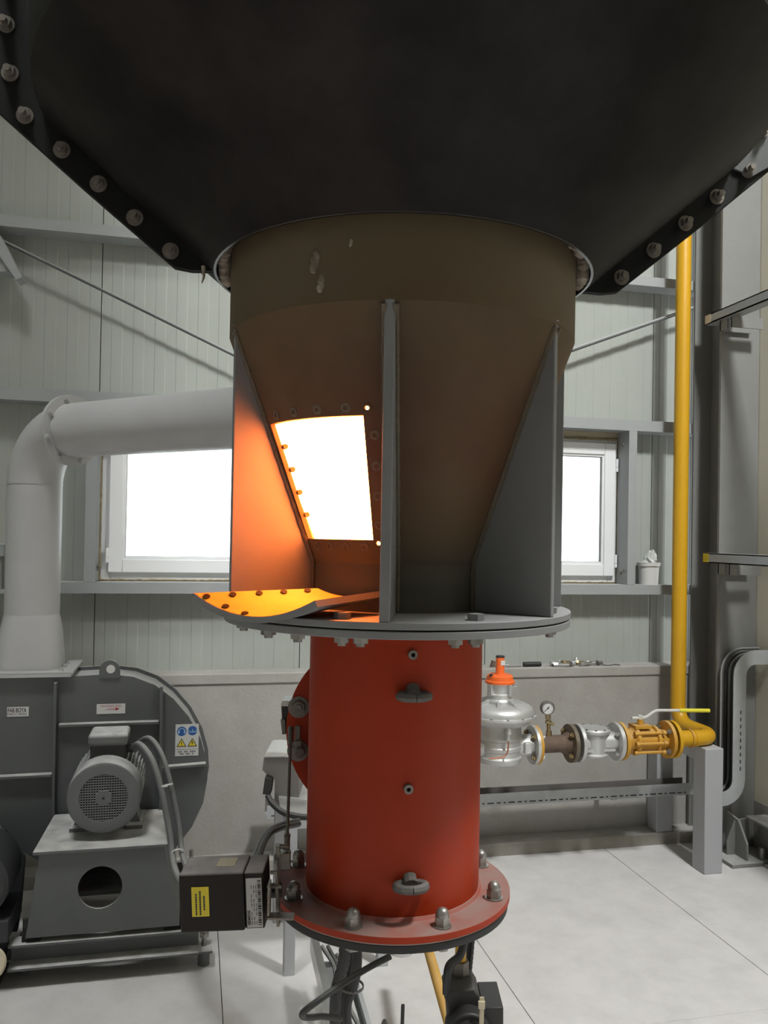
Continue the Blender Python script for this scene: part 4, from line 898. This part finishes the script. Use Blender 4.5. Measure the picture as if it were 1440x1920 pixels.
part('cap_sticker', MB().box((xr+.006, YT-.0205, zz(1242)), (.02, .001, .022)), 'white', oc)
part('outlet_neck', MB().cyl((xr+.08, YT, zp), (gxx(998), YT, zp), .05, n=28), 'alu', rg)
flange('outlet_flange', 996, RF, .017, 'alu', rg, nb=4, bm_='brass')
part('side_boss', MB().box((gxx(981, 1397), YT-.055, gz(981, 1397)), (.032, .02, .05)), 'alu', rg, bevel=.003)
part('inlet_neck', MB().cyl((xr-.08, YT, zp), (xr-.30, YT, zp), .05, n=28), 'alu', rg)
part('sense_fitting', MB().cyl((gxx(934), YT-.13, zz(1352)), (gxx(934), YT-.13, zz(1364)), .014, n=12).cyl((gxx(934), YT-.13, zz(1362)), (gxx(934), YT-.128, zz(1376)), .0075, n=8), 'alu', rg)
part('copper_line', MB().tube(spline([Vector((gxx(934), YT-.128, zz(1374))), Vector((gxx(934), YT-.125, zz(1390))), Vector((gxx(930), YT-.13, zz(1401))), Vector((gxx(920), YT-.13, zz(1406))), Vector((gxx(900), YT-.12, zz(1408)))], 6), .0042, 8), 'copper', rg)
# continuation of the gas line behind the tube
solid('gas_pipe', MB().tube([(xr-.29, YT, zp), (sx1.x+.15, YT, zp), (sx1.x+.15, 3.2, zp), (sx1.x+.15, 3.2, 0.06)], rp, 20, fillet=.1), 'yellow', 'yellow gas pipe hidden behind the tube feeding the regulator', 'pipe')
# pipe support
pt0 = atZ(1297, 1625, 0); 
sup = thing('pipe_support', (pt0.x+.05, YT, 0), 'light grey steel support with two posts and a top arm under the yellow pipe', 'support')
ztop = zp-rp-.001; xp0, xp1 = pt0.x, pt0.x+.098; yf = 3.62
part('front_post', MB().box2((xp0, 3.56, 0), (xp1, 3.66, ztop-.0)), 'postpaint', sup, bevel=.004)
yb = 4.0
part('top_arm', MB().box2((xp0+.004, 3.66, ztop-.075), (xp1-.004, 3.966, ztop)), 'postpaint', sup, bevel=.004)
part('rear_post', MB().box2((xp0-.012, 3.965, .061), (xp1-.016, 4.06, ztop)), 'postpaint', sup, bevel=.004)
# cable tray along the wall
YK = 3.86
trz0, trz1 = atY(1000, 1506, YK).z-.002, atY(1000, 1484, YK).z
TX0, TX1 = .35, 2.55
tr = thing('cable_tray', (1.5, YK, trz0), 'galvanised perforated cable tray along the wall turning up at the column', 'tray')
part('front_side', MB().box2((TX0, YK, trz0), (TX1, YK+.0025, trz1)), 'galv', tr, smooth=False)
part('bottom', MB().box2((TX0, YK, trz0), (TX1, YK+.1, trz0+.0025)), 'galv', tr)
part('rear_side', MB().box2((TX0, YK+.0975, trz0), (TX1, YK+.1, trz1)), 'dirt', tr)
sl = MB(); x = TX0+.02; k = 0
while x < TX1-.03:
    w = (.022, .012, .034)[k % 3]; sl.box2((x, YK-.0006, trz0+.010), (x+w, YK+.001, trz0+.016)); x += w+.014; k += 1
part('slot', sl, 'ink', tr, kind='stuff')
part('wall_bracket', MB().box2((1.0, YK+.02, trz0-.012), (1.03, 4.068, trz0)).box2((2.1, YK+.02, trz0-.012), (2.13, 4.068, trz0)), 'galv', tr)
# upright bend of the tray
cz = trz0
def band(pts, w, th=.0025):
    pass
px0 = atY(1377, 1400, YK).x; 
wd = trz1-trz0+.012
cl = [Vector((TX1-.02, YK, trz0+wd/2))]
Xr = atY(1386, 1400, 3.66).x; zu = atY(1384, 1237, 3.66).z
cl += [Vector((Xr-.09, YK, trz0+wd/2))]+[Vector((Xr-.09+.09*sin(t), YK, trz0+wd/2+.09-.09*cos(t))) for t in [pi/2*i/6 for i in range(1, 7)]]
cl += [Vector((Xr, YK, zu-.08))]+[Vector((Xr+.09-.09*cos(t), YK, zu-.08+.09*sin(t))) for t in [pi/2*i/6 for i in range(1, 7)]]+[Vector((2.86, YK, zu+.01))]
def ribbon(offs, y0, y1):
    b = MB(); m = len(cl)
    for i, p in enumerate(cl):
        t = (cl[min(i+1, m-1)]-cl[max(i-1, 0)]).normalized(); n = Vector((-t.z, 0, t.x))
        for o3 in offs:
            for y in (y0, y1): b.v.append(Vector((p.x, y, p.z))+n*o3)
    for i in range(m-1):
        q0, q1 = i*4, (i+1)*4
        for u, v in ((0, 1), (1, 3), (3, 2), (2, 0)): b.f.append([q0+u, q1+u, q1+v, q0+v])
    b.f += [[0, 1, 3, 2], [(m-1)*4+k for k in (2, 3, 1, 0)]]
    return b
Y0 = 3.66
part('riser_front_side', ribbon((-wd/2, wd/2), Y0, Y0+.003), 'galv', tr, smooth=False)
part('riser_base', ribbon((-wd/2, -wd/2+.003), Y0+.003, Y0+.107), 'galv', tr)
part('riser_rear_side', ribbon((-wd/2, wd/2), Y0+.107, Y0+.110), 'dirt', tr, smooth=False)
part('riser_rear_edge', ribbon((wd/2-.006, wd/2+.001), Y0+.103, Y0+.107), 'galv', tr, smooth=False)
for k, (o3, yy) in enumerate(((-.006, .09), (.006, .075), (.014, .092))):
    pts = []
    for i, p in enumerate(cl):
        t = (cl[min(i+1, len(cl)-1)]-cl[max(i-1, 0)]).normalized(); n = Vector((-t.z, 0, t.x)); pts.append(Vector((p.x, Y0+yy, p.z))+n*o3)
    solid('tray_cable', MB().tube(pts[1:-1], .007, 7), 'hose' if k != 1 else 'greyhose', ['black cable innermost in the upright cable tray', 'grey cable in the middle of the upright cable tray', 'black cable outermost in the upright cable tray'][k], 'cable', 'cables in the upright tray')
sl = MB()
for i in range(9): sl.box2((Xr+.004, Y0-.0008, .46+i*.035), (Xr+.010, Y0+.0005, .46+i*.035+.018))
part('slot', sl, 'ink', tr, kind='stuff')
# low tray cables
for k in range(2):
    solid('tray_cable', MB().tube([(TX0+.05, YK+.03+.03*k, trz0+.014), (TX1-.05, YK+.03+.03*k, trz0+.014)], .010, 8), 'hose', ['black cable lying in the front of the wall cable tray', 'black cable lying in the back of the wall cable tray'][k], 'cable', 'cables in the wall tray')

# ================================================================ THINGS ON THE LEDGE AND SILL
YLd = 4.10
def ld(px, py=1250, dy=0): p = atY(px, py, YLd+dy); p.z = zL; return p
p = ld(998); solid('tool_handle', MB().tube([ld(981)+Vector((0, 0, .013)), ld(1014)+Vector((0, 0, .013))], .0125, 14).add([], []), 'dark', 'black cylindrical tool handle lying on the concrete ledge', 'tool', bevel=.003)
pk = thing('paint_brush', ld(930), 'small brush lying on the ledge behind the orange cap', 'brush')
part('bristles', MB().prism([ld(921)+Vector((0, 0, .001)), ld(929)+Vector((0, 0, .001)), ld(929)+Vector((0, 0, .03)), ld(924)+Vector((0, 0, .035))], (0, .02, 0)), 'rust', pk)
part('handle', MB().tube([ld(929)+Vector((0, .01, .014)), ld(955)+Vector((0, .01, .008))], .004, 8), 'steel', pk)
wire = thing('bent_wire', ld(962), 'thin dark wire hook lying on the ledge', 'wire'); part('wire', MB().tube([ld(945)+Vector((0, -.01, .004)), ld(966)+Vector((0, -.01, .005)), ld(976)+Vector((0, -.005, .004))], .0022, 6), 'dirt', wire)
fit = [(1041, 16, 0, .012, 8, 'steel'), (1052, 22, -.03, .011, -12, 'steel'), (1062, 14, .01, .014, 5, 'brass'), (1075, 18, -.02, .012, 40, 'steel'), (1088, 12, .015, .013, -20, 'brass'), (1098, 20, -.02, .012, 14, 'steel'), (1110, 16, .01, .011, -8, 'steel'), (1124, 10, 0, .012, 25, 'dullsteel')]
lbl = ['leftmost steel pipe fitting in the pile on the ledge', 'steel fitting second from the left on the ledge', 'brass fitting third from the left on the ledge', 'raised steel elbow fitting in the middle of the ledge pile', 'brass coupling just right of the middle of the ledge pile', 'bright steel fitting lying right of the brass coupling', 'steel fitting second from the right of the ledge pile', 'dull dark fitting at the right end of the ledge pile']
for k, (px, ln, dy, r, an, m) in enumerate(fit):
    c = ld(px, dy=dy)+Vector((0, 0, r+(.012 if k == 3 else .002))); L_ = ln*.0019; d_ = Vector((cos(radians(an)), sin(radians(an)), .12 if k in (3, 5) else 0)).normalized()
    t = thing('pipe_fitting', (c.x, c.y, zL), lbl[k], 'fitting', 'fittings on the ledge')
    part('barrel', MB().tube([c-d_*L_, c+d_*L_*.6, c+d_*L_+Vector((0, 0, .012 if k in (0, 3, 6) else 0))], r*.72, 10, fillet=.01), m, t)
    part('nut', MB().cyl(c-d_*L_*.95, c-d_*L_*.45, r*1.05, n=6), m, t)
solid('loose_cable', MB().tube(spline([ld(1128)+Vector((0, 0, .006)), ld(1140, dy=-.03)+Vector((0, 0, .004)), ld(1152, dy=.0)+Vector((0, 0, .004)), ld(1163, dy=-.03)+Vector((0, 0, .004))], 6), .003, 6), 'dirt', 'thin grey cord end lying on the ledge right of the fittings', 'cord')
bx0, bx1 = atY(1199, 1070, 4.11), atY(1236, 1070, 4.11); bc = Vector(((bx0.x+bx1.x)/2, 4.118, zC)); br = min(.0575, (bx1.x-bx0.x)/2)
tubt = thing('plastic_tub', bc, 'small white plastic tub with crumpled film standing on the window girt', 'tub')
hh = atY(1215, 1056, 4.11).z-zC
part('bucket', MB().lathe([(1e-4, 0), (br*.88, 0), (br*.98, hh), (br*1.1, hh), (br*1.1, hh-.016), (br*.99, hh-.018), (br*.90, .003)][:4]+[(br*1.1, hh+.004), (br*.94, hh+.004), (br*.85, .004), (1e-4, .004)], bc, (0, 0, 1), 36, loop=False), 'plast', tubt)
part('rim', MB().lathe([(br*.99, hh-.014), (br*1.08, hh-.014), (br*1.08, hh+.003), (br*.99, hh+.003)], bc, (0, 0, 1), 36), 'plast', tubt)
b = MB(); rnd = random.Random(11); na, nr = 15, 7
for j in range(nr):
    f_ = j/(nr-1)
    for i in range(na):
        a_ = 6.2832*i/na; rr = br*(.86-.62*f_)*(.72+.5*rnd.random())
        b.v.append(bc+Vector((rr*cos(a_)+.022*f_, rr*.8*sin(a_), hh-.006+.072*f_*(.7+.5*rnd.random()))))
for j in range(nr-1):
    for i in range(na): b.f.append([j*na+i, j*na+(i+1) % na, (j+1)*na+(i+1) % na, (j+1)*na+i])
b.f.append([(nr-1)*na+i for i in range(na)])
part('crumpled_film', b, 'film', tubt, smooth=False)

# ================================================================ BELOW THE BURNER
plug = thing('flame_plug', FP(0, 0, .80), 'short grey steel plug screwed into the middle of the black cover plate', 'plug')
pcx = atD(752, 1795, 1.62); 
part('hex', MB().cyl((pcx.x, pcx.y, .822), (pcx.x, pcx.y, .812), .03, n=6), 'dark', plug); part('barrel', MB().cyl((pcx.x, pcx.y, .812), (pcx.x, pcx.y, .795), .0235, n=24), 'alu', plug)
solid('ignition_cable', MB().tube(spline([atD(732, 1793, 1.62), atD(690, 1815, 1.6), atD(640, 1846, 1.58), atD(597, 1876, 1.56), atD(571, 1896, 1.57), atD(567, 1905, 1.6), atD(580, 1908, 1.63), atD(605, 1906, 1.68), atD(640, 1910, 1.75)], 8), .0062, 10), 'hose', 'thin black cable curling down and left from the plug', 'cable')
# floor-level tray with rails
ZR = .22
ra, rb = atZ(583, 1752, ZR), atZ(625, 1935, ZR); rc0, rc1 = atZ(645, 1752, ZR), atZ(700, 1935, ZR)
ft = thing('floor_cable_tray', (rb.x, rb.y, 0), 'steel cable tray with two bright rails on the floor under the burner', 'tray')
def rail(p, q_, w):
    d_ = (q_-p).normalized(); n = Vector((0, 0, 1)).cross(d_); L_ = (q_-p).length; c = (p+q_)/2
    return MB().box(c+Vector((0, 0, -.03)), (L_, .0035, .06), (d_, n, Z3)).box(c+n*(w/2), (L_, abs(w), .003), (d_, n, Z3)).box(c+n*(w/2)+Vector((0, 0, -.06)), (L_, abs(w), .003), (d_, n, Z3))
part('side_rail', rail(ra, rb, .022), 'steel', ft, smooth=False); part('side_rail', rail(rc0, rc1, -.012), 'galv', ft, smooth=False)
sl = MB(); d_ = (rc1-rc0).normalized(); n = Z3.cross(d_)
k = 0.02
while k < (rc1-rc0).length-.02: sl.box(rc0+d_*k-n*.0022+Vector((0, 0, -.02)), (.02, .001, .009), (d_, n, Z3)); k += .034
part('slot', sl, 'plast', ft, kind='stuff')
for t in (.15, .5, .85):
    a_, b2 = ra.lerp(rb, t)+Vector((0, 0, -.058)), rc0.lerp(rc1, t)+Vector((0, 0, -.058)); part('rung', MB().box((a_+b2)/2, ((b2-a_).length, .025, .004), ((b2-a_).normalized(), Z3.cross((b2-a_).normalized()), Z3)), 'galv', ft)
    m_ = (a_+b2)/2; part('leg', MB().box((m_.x, m_.y, (m_.z-.002)/2), (.03, .03, m_.z-.004)), 'galv', ft)
def hose(pts, r, lab, m='hose', cor=True, name='corrugated_hose', group=None):
    P_ = resample(spline(pts, 10), .0035) if cor else spline(pts, 10)
    solid(name, MB().tube(P_, r, 10, rfun=(lambda i, mm: r*(1 if (i % 2) else .9)) if cor else None), m, lab, 'hose', group)
hose([atD(645, 1775, 1.72)+Vector((0, 0, .04)), atD(645, 1800, 1.72), atD(632, 1850, 1.74), atD(628, 1900, 1.78), atD(632, 1960, 1.85)], .0125, 'black corrugated hose dropping straight down left of the plug')
hose([atD(668, 1778, 1.80)+Vector((0, 0, .03)), atD(669, 1810, 1.80), atD(662, 1850, 1.82), atD(650, 1885, 1.84), atD(652, 1940, 1.9)], .011, 'smooth black hose hanging right of the corrugated one', cor=False, group='twin black hoses')
hose([atD(655, 1778, 1.86)+Vector((0, 0, .03)), atD(655, 1810, 1.86), atD(651, 1850, 1.87), atD(643, 1890, 1.88), atD(648, 1940, 1.92)], .011, 'smooth black hose just behind the other hanging hose', cor=False, group='twin black hoses')
tie = thing('cable_tie', atD(660, 1850, 1.8), 'grey tie ring around the two smooth hanging hoses', 'tie'); part('ring', MB().lathe([(.026, -.0025), (.0285, -.0025), (.0285, .0025), (.026, .0025)], atD(658, 1848, 1.84), Vector((.05, -.05, 1)), 24), 'dirt', tie)
for k, (pa, pb_) in enumerate((((604, 1775), (660, 1925)), ((615, 1775), (655, 1925)), ((632, 1790), (676, 1930)))):
    a_, b2 = atZ(*pa, .19), atZ(*pb_, .19); solid('tray_cable', MB().tube(spline([a_, a_.lerp(b2, .33)+Vector((.012, 0, .006)), a_.lerp(b2, .66)+Vector((-.01, 0, -.004)), b2], 6), .007, 8), ['greyhose', 'hose', 'greyhose'][k], ['grey cable leftmost in the floor tray', 'black cable in the middle of the floor tray', 'grey cable rightmost in the floor tray'][k], 'cable', 'cables in the floor tray')
a_, b2 = atZ(800, 1770, .3), atZ(850, 1945, .3)
solid('yellow_feed_pipe', MB().tube([a_-(b2-a_)*.35, b2], .0155, 16), 'yvalve', 'thin yellow pipe running diagonally under the burner towards the camera', 'pipe')
vp = atD(863, 1830, 1.78)
vv = thing('solenoid_valve', (vp.x, vp.y, .50), 'black gas solenoid valve with a white capped block under the burner', 'valve')
part('feed_pipe', MB().cyl((vp.x, vp.y, .70), (vp.x, vp.y, .822), .0118, n=16), 'yellow', vv)
part('pipe_nut', MB().cyl((vp.x, vp.y, .668), (vp.x, vp.y, .70), .0185, n=6), 'dullsteel', vv)
VD = 1.72
part('body', MB().prism([atD(x, y, VD) for x, y in ((832, 1868), (840, 1858), (890, 1854), (900, 1870), (900, 1990), (845, 1990), (838, 1885))], FW*.08), 'solenoid', vv, bevel=.004)
cc = atD(877, 1925, VD); part('coil', MB().cyl(cc+FW*.02, cc-FW*.035, .046, n=32), 'dark', vv, bevel=.004)
part('coil_collar', MB().lathe([(.02, 0), (.034, 0), (.034, .02), (.02, .02)], cc-FW*.035, -FW, 28), 'dark', vv)
part('coil_cap', MB().cyl(atD(879, 1932, VD)-FW*.05, atD(879, 1932, VD)-FW*.062, .024, n=24), 'ink', vv)
part('block', MB().prism([atD(x, y, VD-.02) for x, y in ((905, 1890), (944, 1889), (944, 1990), (905, 1990))], FW*.10), 'dark', vv, bevel=.002)
kc = atD(918, 1878, VD+.03); part('cap', MB().cyl(kc+Vector((0, 0, -.02)), kc+Vector((0, 0, .006)), .0135, n=20), 'dark', vv); part('cap_top', MB().cyl(kc+Vector((0, 0, .006)), kc+Vector((0, 0, .010)), .0138, n=20), 'white', vv)
part('tie_strip', MB().box(atD(903, 1905, VD-.045), (.009, .003, .075), BR).box(atD(903, 1884, VD-.048), (.013, .006, .014), BR), 'creamlabel', vv)
hose([atD(873, 1775, 1.72)+Vector((0, 0, .02)), atD(862, 1792, 1.71), atD(843, 1810, 1.70), atD(838, 1835, 1.70), atD(837, 1862, 1.71)], .0085, 'black bent hose curving from the cover plate into the solenoid valve', cor=False)
hose([atD(884, 1768, 1.84)+Vector((0, 0, .02)), atD(880, 1800, 1.84), atD(876, 1840, 1.83), atD(872, 1880, 1.82)], .0085, 'black corrugated hose behind the short yellow pipe of the valve')
rod = thing('threaded_rod', atD(754, 1960, 1.9), 'thin black rod standing up at the bottom edge', 'rod'); part('rod', MB().cyl(atD(753, 1960, 1.9), atD(755.5, 1884, 1.9), .0042, n=10), 'dark', rod); part('base', MB().cyl((*atD(753, 1960, 1.9).xy, 0), atD(753, 1960, 1.9), .012, n=10), 'dark', rod)
kn = thing('dark_knob', atD(720, 1940, 1.95), 'dark rounded knob just left of the black rod', 'stem_knob'); part('tip', MB().ball(atD(721, 1922, 1.95), .008, 10, (1, 1, 1.8)), 'dirt', kn); part('stem', MB().cyl((*atD(721, 1930, 1.95).xy, 0), atD(721, 1930, 1.95), .006, n=8), 'dirt', kn)  # plain dark knob on a stem, not any kind of probe
